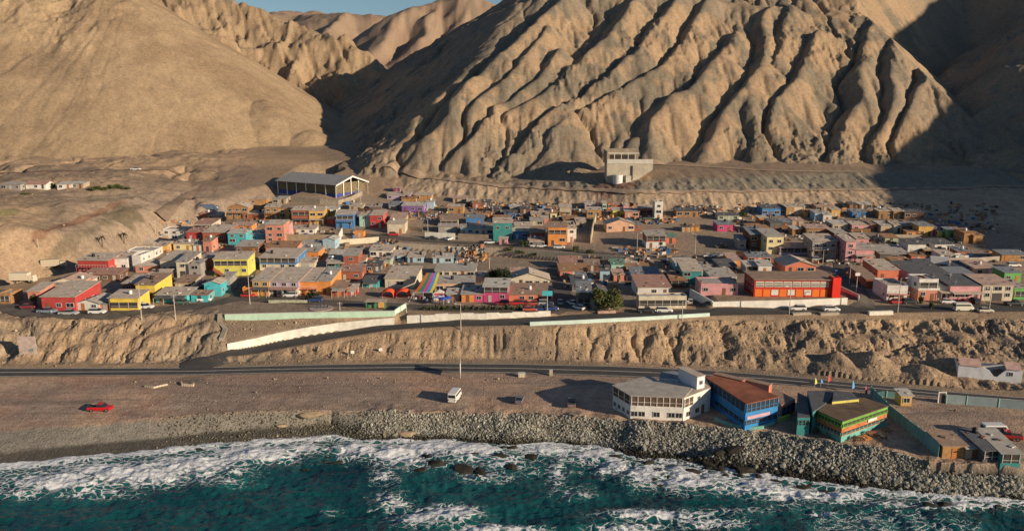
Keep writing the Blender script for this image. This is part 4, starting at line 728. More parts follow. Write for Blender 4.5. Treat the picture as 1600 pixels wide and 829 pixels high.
LIST = """
A|500 900 715 550 14|red|t|s|two-storey bright red corner house behind the two parked silver pickups|
A|345 490 660 485 8|salmon|t|s|narrow pinkish house with a leafy shrub at its left corner|Y
A|590 990 470 400 9|cream|p|g|low house with a pinkish gabled roof behind the red corner house|
A|915 1180 712 632 8|white|g|g|small white single-storey house with grey gable roof beside the red corner house|
A|1185 1295 722 645 6|coral|s|s|small orange-red garage between white house and yellow house|G
A|1290 1640 718 565 7|yellow|t|s|front of the yellow house with two storeys and a terrace on the corner street|TY
A|920 1290 275 125 9|red|t|s|bright red two-storey house with white balcony rail on the upper left edge|B
A|1312 1510 248 100 8|white|t|s|white two-storey house just right of the red balcony house|
A|0 130 640 520 6|wood|t|f|wooden shack standing alone at the left end by the street bend|WT
A|980 1400 372 290 7|brown|r|s|long low brown-roofed shed below the red balcony house|
A|620 900 505 430 9|salmon|t|s|low shed roofs directly behind the red corner house|K
B|100 330 575 410 11|yellow|b|s|yellow upper block with brown roof stepping uphill from the terrace|
B|-60 220 500 395 9|brown|t|s|brown-walled house with a wide dusty roof above the yellow house|
B|60 165 250 75 9|white|w|f|tall white block with a small round window beside the salmon bungalow|
B|95 362 268 188 9|salmon|t|h|salmon bungalow with hipped roof between white block and cream house|Y
B|385 580 270 122 12|cream|t|s|cream two-storey house with brown shuttered upper windows|
B|582 722 330 140 12|cream|g|s|narrow cream two-storey house over a dark garage|G
B|724 862 335 170 6|grey|g|s|patched grey-white lean-to beside the cream garage house|K
B|865 985 235 95 6|brick|g|s|small brick red upper house left of the lime yellow house|
B|1022 1418 310 110 9|lime|t|s|lime yellow two-storey house with veranda and outside red stair|TS
B|908 1098 550 398 6|turq|t|g|turquoise gabled house facing the street corner|
B|328 705 625 530 7|turq|t|s|long low turquoise house with pale doors beside the pole|A
B|745 945 612 550 4|turq|b|s|small turquoise garage with brown roof left of the turquoise gable|
B|1102 1212 490 330 6|grey|g|s|grey mural-painted block right of the turquoise gable|
B|190 420 455 330 9|brown|t|s|dusty-roofed house between yellow upper block and salmon bungalow|K
B|560 760 470 390 8|beige|b|s|beige shed behind the long turquoise house|
B|760 880 520 430 6|brown|d|s|dark shaded shed left of the turquoise gable|
C|415 688 650 520 8|white|t|f|white two-storey flat-roofed house at the top left of the village|
C|692 890 645 545 7|red|r|s|deep red house right of the white flat-roofed house|V
C|882 1155 655 550 13|brick|t|s|wide brick red house with large dusty roof left of the turquoise house|
C|785 1000 508 445 9|cream|r|s|cream porch house with pinkish roof above the deep red house|A
C|945 1095 465 350 8|beige|t|s|tan upper block behind the cream porch house|
C|850 965 405 330 5|brick|r|s|small red shed on the ridge behind the cream porch house|WK
C|1170 1420 385 255 8|wood|t|g|orange wooden two-storey house on the shaded stream bank|B
C|110 300 770 690 12|beige|t|h|house with the broad tan hipped roof at the left edge of the upper village|Y
C|320 462 785 705 6|ochre|t|s|small ochre house right of the broad tan hipped roof|
C|540 762 765 685 6|paley|t|s|low beige-yellow house below the white flat-roofed house|
C|0 312 850 770 8|white|w|f|white bungalow with pale parapet roof below the tan hipped roof|
C|888 992 775 650 6|salmon|b|s|salmon block with tall side wall below the brick red house|
C|1180 1395 695 560 7|turq|w|s|bright turquoise two-storey house right of the brick red house|
C|770 880 770 700 6|white|g|s|small white annex between beige-yellow house and salmon block|
E|325 575 150 85 6|ply|t|s|orange plywood house at the top left edge below the gym|W
E|475 565 150 80 6|sage|w|s|small pale green house beside the orange plywood house below the gym|
E|295 560 318 258 6|brick|t|s|long single-storey dark red house with pale door on the upper left lane|
E|388 572 578 495 5|blue|w|s|bright blue bungalow right of the turquoise two-storey house|
E|165 405 460 395 6|orange|p|s|low orange shed behind the turquoise two-storey house|
E|215 470 725 640 9|brown|g|s|brown house with greenish grey roof above the lime yellow house|
E|565 722 322 180 7|wood|t|s|brown wooden two-storey house with balcony next to the ochre facade|B
E|722 905 315 195 7|ochre|b|s|ochre yellow two-storey facade with pale arches on the upper lane|
E|570 790 600 385 8|salmon|t|s|salmon and white two-storey house left of the beige rubble wall|
E|795 850 560 380 5|pink|p|s|narrow pink tower wall beside the beige rubble wall|
E|865 1150 492 440 6|white|t|s|white bungalow with arched porch above the beige rubble wall|
E|878 1112 385 215 8|brick|t|s|brick two-storey house with open upper gallery below the gym wall|TA
E|1082 1258 385 220 8|ochre|t|s|mustard yellow two-storey house right of the brick gallery house|A
E|990 1212 672 615 5|lblue|g|s|low pale blue house below the beige rubble wall|
E|1240 1385 672 560 7|lblue|w|g|small turquoise-white gabled house at the cream boundary wall|
E|945 1192 805 700 8|orange|g|s|orange house with white garage wall beside the blue veranda house|
E|570 930 730 650 9|salmon|o|s|wide orange-brown roofed house behind the blue veranda house|
E|640 810 140 80 6|beige|g|s|patched hut just below the left end of the gym|WK
E|1265 1420 250 195 5|white|w|s|pale low shed with white wall left of the blue balcony house|
D|270 708 248 95 12|blue|t|s|large blue veranda house over a cream garage wall|T|cream
D|70 245 545 455 4|orange|o|f|low orange walled yard at the left end of the coloured row|Y
D|190 392 542 362 13|ochre|t|s|ochre end house of the coloured row with arched upper windows|A
D|392 735 542 368 14|lilac|t|s|lilac and teal row house over a shaded carport|BA|white
D|738 958 532 372 14|orange|t|s|orange row house with red balcony band|B|coral
D|960 1112 532 365 13|orange|g|s|plain bright orange end house with tall salmon side wall|
D|1120 1290 545 445 7|brick|b|s|brick shop with dark awning right of the bright orange house|A
D|1300 1420 532 470 4|red|t|s|small red kiosk with tan roof at the plaza edge|A
D|1200 1475 362 255 7|brick|r|s|dark red two-window house behind the brick shop|
D|700 915 238 150 6|cream|t|s|cream corrugated garage right of the blue veranda house|G
D|1065 1282 228 130 6|teal|g|s|teal house with white trim in the middle of the left half|A
D|1262 1435 235 70 9|brick|g|s|brown-orange two-storey house right of the teal house|
D|1425 1510 215 120 6|cream|r|s|small cream hut with red awning right of the brown-orange house|A
D|1090 1270 120 60 6|dark|w|s|dark shed with white roof edge behind the teal house|
F|195 402 500 340 9|blue|t|s|blue two-storey house with open balcony left of the mint house|TB
F|90 192 468 395 4|red|r|s|tiny bright red box house left of the blue balcony house|Y
F|465 585 482 350 8|mint|t|s|mint two-storey house with round-topped windows between blue and red|
F|588 745 495 350 10|red|t|s|vivid red two-storey house between mint and cream-yellow houses|
F|795 1002 562 445 7|cream|t|s|front of the cream-yellow house with two arched windows|Y
F|835 1010 470 385 11|paley|p|s|cream-yellow upper block with pinkish roof beside the purple house|
F|962 1222 312 238 8|purple|w|s|bright purple house on the upper right of the gym lane|
F|812 960 280 235 8|grey|s|s|slate-roofed shed left of the bright purple house|
F|790 1062 165 110 7|lilac|t|s|lilac walled house with wide tan roof and dark doors below the track|
F|862 940 85 28 4|plum|p|s|dark plum cube house highest on the slope|Y
F|1112 1312 175 115 6|ply|t|s|orange plywood house right of the wide tan lilac house|W
F|962 1130 200 155 4|ply|o|s|plywood fence hut under the lilac walled house|W
F|1258 1340 278 190 5|lblue|t|s|pale blue box hut with cream side right of the purple house|Y
F|405 515 612 550 3|orange|o|f|small orange box shed at the end of the cream wall|Y
F|345 500 300 240 6|beige|t|s|small beige pergola hut below the gym fence|W
F|585 720 300 260 5|dark|g|s|dark patched roof hut behind the vivid red house|WK
G|210 470 92 8 8|white|t|s|white two-window house above the cream hall|
G|475 650 132 78 7|lblue|t|s|left pale blue bungalow below the retaining wall|
G|655 840 152 88 7|lblue|t|s|right pale blue bungalow with navy door below the retaining wall|
G|955 1192 162 90 5|lblue|w|s|pale grey-blue cabin above the ribbed roof warehouse|
G|388 742 448 335 13|cream|t|s|large cream hall with projecting upper window bay above the orange tents|
G|0 125 312 235 6|brick|t|s|rust red hut left of the dark yard|
G|980 1445 322 245 8|cream|g|s|long warehouse with pale panel front and ribbed grey roof|Y
G|975 1445 505 390 7|peach|g|s|peach house with small windows below the pale panel warehouse|K
G|1115 1268 600 530 5|grey|w|s|corrugated grey kiosk left of the orange-pink house|
G|130 320 440 380 5|turq|d|s|small turquoise awning hut beside the dark yard|A
G|160 340 260 190 6|dark|d|s|dark shaded shed in the sunken yard|
G|330 450 190 130 5|sage|g|s|pale green shack behind the cream hall|W
I|10 165 572 475 8|orange|g|s|light orange house at the left end of the magenta house|
I|165 285 572 475 8|magenta|t|s|pink middle house with a window between light orange and magenta houses|
I|285 595 575 383 8|magenta|w|s|magenta pink two-storey house with white upper floor|T|magenta
I|598 680 500 388 5|white|t|s|white upper box with dark window beside the magenta house|
I|600 1155 572 475 10|coral|b|s|long coral house ending at the road junction|
I|600 1110 372 300 9|cream|t|g|big cream house with tan gabled roof behind the coral house|K
I|590 802 265 215 4|paley|p|s|pale yellow block behind the cream gabled house|
I|1240 1530 160 95 9|cream|r|s|long cream shed with maroon roof and turquoise gable end|
I|1240 1580 262 215 9|coral|o|s|rust roofed shed in front of the long cream shed|
I|180 312 332 265 5|peach|t|s|small peach outhouse beside the dark trees|
I|1390 1590 440 350 8|grey|d|s|dark grey shed with steel posts at the junction|T
J|435 580 305 190 7|beige|t|s|tan stilt house with balcony on the top row below the embankment|B
J|750 900 208 145 6|lilac|t|s|lilac house on the top row left of the small orange tower|
J|775 955 312 225 6|ply|t|s|plywood house with two doors below the lilac top-row house|W
J|1100 1242 302 230 6|lime|t|s|lime green patched house on the top row|W
J|1250 1428 322 245 6|salmon|g|s|salmon and white row-windowed house on the top row|
J|1232 1302 218 180 5|pink|t|s|small pink hut behind the row-windowed house|
J|1035 1085 218 140 4|coral|o|s|small orange tower hut on the top row|Y
J|970 1022 222 140 5|mint|t|s|tiny mint hut at the top row|Y
J|1090 1180 215 165 5|brick|r|s|tiny dark red hut beside the small orange tower|W
J|290 525 665 440 9|orange|b|s|big orange two-storey house with brown open upper floor|T|orange
J|530 642 622 455 12|white|t|s|narrow white two-storey house right of the big orange house|
J|640 760 440 370 7|beige|t|s|beige terrace hut behind the narrow white house|
J|1020 1372 492 400 8|peach|g|g|peach bungalow with low grey gable alone on the bare mound|
J|1378 1448 480 410 4|brick|s|s|small brick shed at the right side of the peach bungalow|
J|60 245 605 510 7|brick|b|s|brick red bungalow left of the big orange house|
J|320 402 345 265 5|paley|o|s|small pale yellow cube hut above the big orange house|Y
J|165 292 392 340 6|salmon|t|s|salmon patched hut left of the pale yellow cube|W
J|190 310 300 250 5|beige|t|s|beige plank hut above the salmon patched hut|W
J|480 640 400 345 7|ply|o|s|plank roofed hut directly behind the big orange house|W
H|295 482 322 248 5|ply|t|s|golden plywood box house under the track left of the scrap yards|W
H|210 420 480 400 9|beige|b|s|unfinished tan frame house with open bays|T
H|190 405 552 480 5|grey|g|s|grey workshop front below the unfinished tan frame|G
H|450 602 578 492 6|lblue|g|s|pale blue bungalow on the upper street wall|
H|605 832 582 510 6|white|t|s|white bungalow left of the big teal house|
H|835 1055 645 440 9|teal|t|s|big teal two-storey house with cream side wall|
H|1068 1250 628 535 6|blue|t|s|royal blue bungalow right of the big teal house|
H|515 720 465 378 6|blue|s|s|hut under a rumpled blue tarpaulin roof|W
H|905 1000 695 625 3|pink|t|s|small pinkish gatehouse in front of the big teal house|Y
H|525 625 240 185 5|brown|t|s|brown scrap hut left on the upper slope|W
H|590 690 270 205 5|brick|o|s|brick brown scrap hut on the upper slope|W
H|690 800 250 190 5|dark|d|s|dark timber scrap hut beside the slope pole|W
H|640 790 385 330 5|orange|o|s|orange plank hut above the unfinished tan frame|W
H|800 920 330 270 5|dark|d|s|black tarpaulin hut left of the pale pole|W
H|1030 1150 300 250 5|beige|w|s|beige hut with pale roof in the scrap yards|W
H|360 520 200 150 6|beige|p|s|tan hut with pinkish roof highest in the scrap yards|W
H|860 1040 440 390 6|salmon|o|s|salmon roofed hut behind the big teal house|W
H|960 1110 370 320 5|blue|d|s|dark blue hut in the scrap yards|W
H|1150 1260 330 270 5|brown|d|s|dark brown hut at the right end of the scrap yards|W
H|1090 1270 540 470 6|grey|t|s|grey hut behind the royal blue bungalow|W
H|1270 1420 470 410 6|beige|g|s|beige hut above the brick red bungalow|W
H|1280 1400 390 330 5|beige|t|s|pale tin hut in the right part of the scrap yards|W
H|1250 1440 700 650 4|beige|p|s|tan carport roof over white cars on the upper street|A
K|440 600 200 100 6|mint|n|s|mint green house left half with pale doors below the retaining wall|
K|605 762 160 82 6|mint|t|s|mint green house right half with slatted door below the retaining wall|
K|765 855 165 108 4|peach|o|s|small peach shed right of the mint houses|
K|625 910 208 170 4|ply|o|s|low ochre plank shed under the mint houses|W
K|770 1180 500 385 12|white|r|s|white upper storey of the balcony house with pinkish roof|V
K|780 1380 655 510 4|cream|w|f|cream arcade ground floor of the balcony house by the road|T
K|1185 1370 400 300 9|brown|o|s|brown rooftop pergola block over the balcony house|T
K|700 1050 310 245 9|lblue|s|s|blue-grey roofed house behind the white balcony house|
K|195 430 665 505 13|grey|d|g|grey house with dark gabled roof behind the bushy tree|
K|10 185 640 450 10|dark|s|s|dark steel framed shed at the left of the gabled grey house|T
K|300 420 300 180 6|lblue|d|s|shaded blue shed in the dark yards|
K|470 600 310 240 6|salmon|p|s|shaded pink-walled hut in the dark yards|
K|110 290 190 110 7|brown|b|s|dark brown hut right of the long cream shed|W
K|10 130 340 290 5|brick|s|s|brick hut under slate roof in the dark yards|W
L|500 602 340 130 5|white|w|f|tall narrow white tower house on a brown base|
L|395 640 700 545 8|brick|g|s|red veranda house on a tall white basement standing on the mound|T|white
L|645 762 640 565 6|coral|n|s|orange hut with green roof right of the red veranda house|
L|1285 1480 492 405 7|magenta|s|s|magenta bungalow with slate roof in the shade|
L|770 1042 312 235 6|wood|d|s|hut made of upright pallets alone near the slope|W
L|960 1060 492 445 4|ochre|o|s|small ochre hut on the mound|W
L|845 950 497 460 3|beige|d|s|small tan fence hut on the mound|W
L|310 492 302 205 7|brick|t|s|dark red veranda house left of the white tower house|T
L|1290 1560 350 315 5|sage|d|s|long dark green-grey shed behind the magenta bungalow|W
M|120 340 420 250 13|teal|t|s|long dark teal-walled house left of the pink and white house|
M|455 758 420 315 9|white|g|s|white upper floor with glazed terrace over the pink house|T
M|340 772 530 410 9|pink|g|f|pink ground floor with orange door behind the white wall|V
M|40 262 235 155 6|lblue|w|s|pale blue shaded hut behind the teal-walled house|
M|675 802 195 120 9|orange|p|s|orange box house with salmon roof in the shaded hollow|Y
M|890 1162 152 92 6|coral|s|s|coral shed above the small white house|
M|1015 1168 285 185 6|white|w|s|small white house just behind the school roof|
M|865 1010 280 190 6|cream|w|s|cream porch annex left of the small white house|T
M|1330 1690 277 190 12|coral|t|g|orange hall with wide striped grey roof behind the school|
M|340 470 300 220 7|grey|g|s|grey roofed shed in the shaded hollow|
M|560 760 260 190 8|dark|d|s|dark shed below the orange box house|
N|400 700 217 120 7|blue|d|s|long blue shack on the top row under the embankment|W
N|370 490 337 250 5|orange|t|s|small bright orange cube house left of the shaded huts|Y
N|705 802 218 110 6|ply|t|s|plywood house with one dark window right of the long blue shack|W
N|800 935 200 100 6|cream|t|s|cream patched hut on the top row|W
N|940 1040 235 165 5|ochre|o|s|ochre tarpaulin hut on the top row|W
N|1060 1165 280 180 6|lblue|g|s|grey-blue hut on the top right row|W
N|1168 1270 290 200 6|white|w|s|white and blue hut on the top right row|
N|1080 1305 160 95 6|wood|p|s|long hut with wide tan roof on the top right row|W
N|1270 1380 230 140 5|ochre|t|s|mustard patched hut at the right of the top row|W
N|455 665 690 478 12|paley|g|s|tall pale yellow two-storey house half in shade|
N|250 450 640 450 12|brown|s|s|brown side wing of the tall pale yellow house|
N|110 200 640 520 8|grey|s|s|small grey hut in the shade left of the yellow house|
N|240 490 430 370 7|beige|o|s|tan shack with tilted sheet roof under the orange cube|WA
N|620 980 700 610 6|lilac|p|s|lilac house with dark arched openings behind the orange hall|T
N|1025 1330 745 530 10|grey|t|s|large grey two-storey house with tented veranda|B|beige
N|780 890 460 380 5|wood|w|s|wooden kiosk with white corner in the shaded yards|W
N|960 1240 475 375 7|wood|p|s|brown plank house with pinkish roof in the middle of the right yards|W
N|1280 1485 400 320 7|beige|w|s|beige shack with pale crumpled roof in the right yards|W
N|630 770 370 300 7|dark|s|s|slate roofed shack in the shade right of the orange cube|W
N|780 920 345 275 6|beige|p|s|tan sheet-roofed hut in the top middle of the right yards|W
N|500 640 400 300 7|dark|d|s|black shaded hut beside the orange cube house|W
N|1300 1460 520 430 7|brown|g|s|brown hut behind the large grey two-storey house|W
O|420 600 252 160 6|wood|t|s|left half of the long timber shed on the top right edge|W
O|605 732 252 160 6|ply|t|s|right half of the long timber shed on the top right edge|W
O|740 990 250 175 6|brown|d|s|dark end shed of the top right row|W
O|85 312 412 330 6|pink|t|s|long pink bungalow in the right yards|
O|318 442 412 322 6|wood|b|s|brown plank shed between pink bungalow and tan shacks|W
O|445 600 430 335 7|beige|w|s|tan plank shack right of the brown plank shed|W
O|605 735 430 330 7|cream|t|s|cream plank shack with pale door post|W
O|740 905 440 345 7|brown|s|s|shaded brown shack under the slate roof|W
O|915 1098 472 345 7|ochre|s|s|large orange-ochre plywood house at the right|
O|770 945 480 415 3|orange|o|s|low orange fence shed in front of the orange-ochre house|W
O|1110 1178 465 380 6|magenta|s|s|dark pink slice house right of the orange-ochre house|
O|1175 1282 478 430 4|lime|w|s|small lime green hut near the right edge|Y
O|1290 1470 500 405 6|green|s|s|dark green shed at the right end of the yards|
O|1480 1600 560 430 7|wood|o|s|wooden house with bright orange roof patch at the right edge|W
O|1600 1720 560 460 6|ply|o|s|lone plywood hut beyond the wooden houses|W
O|782 998 705 570 8|white|d|s|white two-storey house with two small upper windows|
O|1115 1368 655 570 8|white|d|s|white house with two wide dark windows at the right|
O|1190 1362 790 700 6|white|t|s|plain white garage below the wide-windowed white house|G
O|135 292 595 500 8|pink|t|s|pink upper house with dark window left of the dark yard|
O|110 350 790 640 9|pink|g|s|pink ground floor with grey canopy near the street top|A
O|0 120 790 535 10|pink|t|s|tall pale pink two-storey house beside the large grey house|
O|90 262 240 170 6|blue|s|s|blue tarpaulin hut under the timber shed|W
O|1400 1542 735 660 7|brick|s|s|brick hut behind a white garage wall at the right|
O|1380 1540 795 735 4|white|w|f|low white garage wall at the right|G
O|440 800 765 690 12|dark|g|s|wide dark patched roof house in the middle right|W
O|500 660 560 490 6|sage|o|s|shaded green shack below the plank shacks|W
O|180 340 130 90 5|brown|w|s|brown roofed hut high on the right slope|W
O|60 180 130 80 5|wood|d|s|plank hut at the left of the high right slope|W
O|830 1000 790 740 4|coral|o|s|low coral shed in front of the white two-storey house|W
O|990 1080 720 640 5|ochre|t|s|small ochre hut right of the white two-storey house|
P|240 432 250 155 12|coral|t|s|red and white upper house at the street corner|
P|325 512 445 310 10|white|t|f|white and red two-tone house below the red upper house|B|salmon
P|130 240 330 240 14|brick|b|s|long shaded red flank house on the climbing street|Y
P|612 790 440 250 7|white|g|f|open white framed house with salmon bands|T|salmon
P|792 902 430 300 10|white|d|s|narrow white house between frame house and pink row|A
P|905 1200 440 300 11|pink|d|s|pink and red row house with carport by the white van|A
P|930 1140 262 198 8|coral|s|s|coral box on the roof of the pink row house|Y
P|1205 1485 442 295 10|cream|p|s|cream two-storey house with brown windows at the right end|G
P|1135 1340 212 140 9|cream|p|s|long cream bungalow with pinkish roof upper right|
P|1055 1132 200 150 9|white|d|s|white bungalow end left of the long cream bungalow|
P|1408 1570 270 180 6|green|s|s|bright green house near the right edge|
P|1500 1620 432 320 8|green|g|s|green house at the far right of the terrace street|T
P|540 900 262 190 14|lilac|d|s|lilac walled house with dark sloping roof|
P|1392 1620 72 15 6|ply|s|s|long golden plywood shed at the right edge|W
P|640 780 180 120 8|dark|d|s|dark roof shed uphill of the lilac walled house|
P|1340 1400 240 190 6|white|w|s|small white store left of the bright green house|
P|380 560 130 85 5|ochre|o|s|low golden shed behind the lilac walled house|W
"""
CR['Q'] = (1220,560,3.605)
LIST += """
Z|41 72 295 288.5 7|white|r|r|white farmhouse with red roof in the walled compound on the left slope|Y
Z|0 33 296 290 7|grey|g|s|long grey-roofed shed at the left end of the walled compound|Y
Z|90 112 295 290 6|white|w|s|pale shed with whitish roof right of the red-roofed farmhouse|Y
Z|112 131 294 288.5 5|beige|w|s|small pale shed at the right end of the walled compound|Y
Q|905 1040 562 485 5|ply|b|s|plywood beach shack at the seaward end of the teal fence|W
Q|1040 1135 562 515 6|beige|w|s|beige patched beach shack with pale roof beside the plywood shack|W
Q|1135 1235 578 512 8|dark|d|s|open dark beach stall with black roof|WT
Q|1237 1345 603 528 9|teal|g|s|teal beach stall with grey roof at the right end of the shore|TW
Q|675 735 266 205 3|ochre|w|s|yellow kiosk with pale roof in the seaside yard|W
"""
CR['Z'] = (0,0,1)
HOUSES = []
for ln in [q for q in LIST.split('\n') if q.strip()]:
    f = ln.split('|'); x0, y0, sc = CR[f[0]]; a, b_, c_, d_, dep_ = [float(v) for v in f[1].split()]
    q = f[6].strip() if len(f) > 6 else ''; wc2 = f[7] if len(f) > 7 else None
    cat = 'shack' if 'W' in q else 'shed' if 'shed' in f[5] else 'house'
    yaw = 0
    HOUSES.append(house(x0+a/sc, x0+b_/sc, y0+c_/sc, y0+d_/sc, dep_, f[2], f[3], f[4], f[5], q, cat, 'house' if cat == 'house' else cat, yaw, wc2))
# ---------------------------------------------------------------- larger buildings
def polywall(root, name, pts, z0, z1, m): MB().prism([(p[0],p[1]) for p in pts], z0, z1).build(name, m, root)
def roofpts(pp, z): return [atZ(a, b, z) for a, b in pp]
def rim(root, a, b, z0, z1, n, mpost, mshade, inset=.12, nm='open_gallery'):
    """glazed or open band between two corner points: dark recess, posts and rails"""
    d = (b-a); L = d.xy.length; d = Vector((d.x, d.y, 0)).normalized(); nrm = Vector((d.y, -d.x, 0)); rz = math.atan2(d.y, d.x)
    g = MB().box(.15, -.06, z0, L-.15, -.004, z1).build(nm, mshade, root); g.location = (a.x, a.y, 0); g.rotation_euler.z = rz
    pb = MB()
    for i in range(n+1): x = .15+(L-.3)*i/n; pb.box(x-.07, -.15, z0, x+.07, -.06, z1)
    pb.box(.15, -.13, z0+(z1-z0)*.38, L-.15, -.07, z0+(z1-z0)*.38+.06)
    o = pb.build('window_posts', mpost, root); o.location = (a.x, a.y, 0); o.rotation_euler.z = rz
def winrow(root, a, b, z, n, key='m', skip=()):
    d = (b-a); L = d.xy.length; rz = math.atan2(d.y, d.x)
    for i in range(n):
        if i in skip: continue
        p = a+d*((i+.5)/n); f, pn, w = WM[key]; o = put(f, 'window', root, p.x, p.y, z, rz); put(pn, 'pane', o, 0, 0, 0)
def rel0(pp, o): return [p-o for p in pp]
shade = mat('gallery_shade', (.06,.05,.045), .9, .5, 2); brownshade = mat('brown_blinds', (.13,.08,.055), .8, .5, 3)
W3 = lambda x, y: (930+x/4.606, 560+y/4.606)
# white restaurant
zt = 10.3; o0 = gp(*W3(440,430)); o0 = Vector((o0.x, o0.y, 5.0))
root = empty('seaside_restaurant', o0, 0, 'white two-storey seaside building with grey angular roof and brown open gallery', 'restaurant')
rp_ = rel0(roofpts([W3(*q) for q in ((130,190),(258,264),(635,278),(700,205),(520,148),(455,160),(390,125))], zt), o0)
foot = rp_; whp = mat('white_paint', (.76,.73,.67), .8, .2, .5, stain=.4)
polywall(root, 'wall', foot, -1, zt-o0.z-.12, whp)
mb = MB(); c_ = sum(rp_, Vector())/len(rp_); big = [c_+(p-c_)*1.03 for p in rp_]; mb.prism([(p.x,p.y) for p in big], zt-o0.z-.11, zt-o0.z+.06); mb.build('roof', roofm('g'), root)
g1_, g2_ = zt-o0.z-2.15, zt-o0.z-.2
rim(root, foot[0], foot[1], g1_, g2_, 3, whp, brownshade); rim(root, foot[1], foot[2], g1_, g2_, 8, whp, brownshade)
winrow(root, foot[1], foot[2], 1.3, 7, 'm', (2,4)); winrow(root, foot[0], foot[1], 1.3, 4, 's')
o1 = gp(*W3(740,400)); o1 = Vector((o1.x, o1.y, 5))
an = rel0(roofpts([W3(*q) for q in ((640,282),(832,208),(800,150),(700,185))], 10.2), o1); r2 = empty('restaurant_annex', o1, 0, 'white side wing with brown window band between grey roof and blue restaurant', 'building')
polywall(r2, 'wall', an, -1, 5.1, whp); MB().prism([(p.x,p.y) for p in an], 5.102, 5.22).build('roof', roofm('t'), r2)
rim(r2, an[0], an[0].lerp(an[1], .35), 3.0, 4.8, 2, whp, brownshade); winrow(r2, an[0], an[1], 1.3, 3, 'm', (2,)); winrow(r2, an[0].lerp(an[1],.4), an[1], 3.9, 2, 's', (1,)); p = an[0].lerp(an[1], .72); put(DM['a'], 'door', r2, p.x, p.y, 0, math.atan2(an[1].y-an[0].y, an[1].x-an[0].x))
tw = rel0(roofpts([W3(*q) for q in ((735,132),(790,119),(655,56),(600,68))], 13.0), o0); r3 = empty('roof_tower', o0, 0, 'narrow white box tower with tan roof behind the grey angular roof', 'building')
polywall(r3, 'wall', tw, -.8, 7.9, mat('pale_violet_white', (.66,.66,.70), .8, .1)); MB().prism([(p.x,p.y) for p in [sum(tw,Vector())/4+(q-sum(tw,Vector())/4)*1.06 for q in tw]], 7.903, 8.08).build('roof', roofm('t'), r3); winrow(r3, tw[0], tw[1], 6.6, 1, 's')
bx_ = rel0(roofpts([W3(*q) for q in ((460,140),(600,150),(640,110),(560,88),(470,100))], 10.6), o0); r4 = empty('rear_block', o0, 0, 'pale blue-grey flat block behind the grey angular roof by the highway', 'building'); polywall(r4, 'wall', bx_, -.8, 5.6, mat('pale_blue_wall', (.50,.55,.63), .8, .1)); MB().prism([(p.x,p.y) for p in bx_], 5.603, 5.7).build('roof', roofm('s'), r4)
# blue restaurant
o0 = gp(*W3(1085,490)); o0 = Vector((o0.x, o0.y, 5)); root = empty('seaside_restaurant', o0, 0, 'bright blue two-storey restaurant with large rusty roof', 'restaurant'); bl = mat('bright_blue_paint', (.035,.24,.54), .8, .3, .5, stain=.32)
bz = 10.7; rp_ = rel0(roofpts([W3(*q) for q in ((1087,322),(1320,272),(925,108),(800,135))], bz), o0); fp = rp_
polywall(root, 'wall', fp, -1, bz-5-.12, bl); c_ = sum(rp_, Vector())/4; MB().prism([(p.x,p.y) for p in [c_+(q-c_)*1.03 for q in rp_]], bz-5.11, bz-4.95).build('roof', mat('rusty_sheet', (.36,.13,.075), .85, .45, .25, .3, wave=1.6), root)
g1_, g2_ = bz-5-2.0, bz-5-.2
rim(root, fp[0], fp[1], g1_, g2_, 7, bl, mat('dark_glazing',(.05,.05,.05),.3,.3,2)); rim(root, fp[3], fp[0], g1_, g2_, 9, bl, mat('dark_glazing',(.05,.05,.05),.3,.3,2))
rim(root, fp[0], fp[1], 1.0, 1.9, 6, bl, shade, nm='lower_window_band'); rim(root, fp[3].lerp(fp[0], .25), fp[0], 1.0, 1.9, 6, bl, shade, nm='lower_window_band')
d = (fp[1]-fp[0]); sg = MB().box(.5, -.08, 2.15, d.xy.length*.75, -.004, 2.8).build('sign_band', mat('pink_board', (.60,.36,.40), .8, .2), root); sg.location = (fp[0].x, fp[0].y, 0); sg.rotation_euler.z = math.atan2(d.y, d.x)
for q, nm, lb in (((965,125,11.0),'roof_room','low rust red box at the back of the rusty roof'),((1155,160,10.0),'roof_room','tan flat box with orange end at the back right of the rusty roof')):
    p = atZ(*W3(q[0], q[1]), q[2]); rr_ = empty(nm, Vector((p.x, p.y, 5)), R(-40), lb, 'building'); MB().box(-3.4,-.8,-1,3.4,.8,q[2]-5.1).build('wall', wallm('coral' if q[0] > 1000 else 'brick'), rr_); MB().box(-3.5,-.9,q[2]-5.097,3.5,.9,q[2]-5).build('roof', roofm('b'), rr_)
side_ = rel0(roofpts([W3(*q) for q in ((1340,335),(1440,290),(1290,215),(1240,225))], 8.0), o0); r5 = empty('side_terrace', o0, 0, 'patched side terrace with tilted sheets between blue and green restaurants', 'building'); polywall(r5, 'wall', side_, -1, 2.9, wallm('salmon')); MB().prism([(p.x,p.y) for p in side_], 2.905, 3.02).build('roof', roofm('b'), r5)
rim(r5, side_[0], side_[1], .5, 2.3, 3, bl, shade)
cw = [gp(a, b) for a, b in ((1116,655),(1130,661),(1147,667),(1167,671),(1190,669),(1210,661))]; wall_line('garden_wall', cw, .6, .4, mat('aqua_stone', (.22,.50,.42), .9, .4, 1.5), 'low curving aqua painted stone wall around the blue restaurant', 'wall')
wall_line('garden_wall', [gp(1215,659), gp(1233,653)], .9, .4, mat('lime_stone', (.52,.58,.14), .9, .3), 'short lime green wall right of the blue restaurant', 'wall')
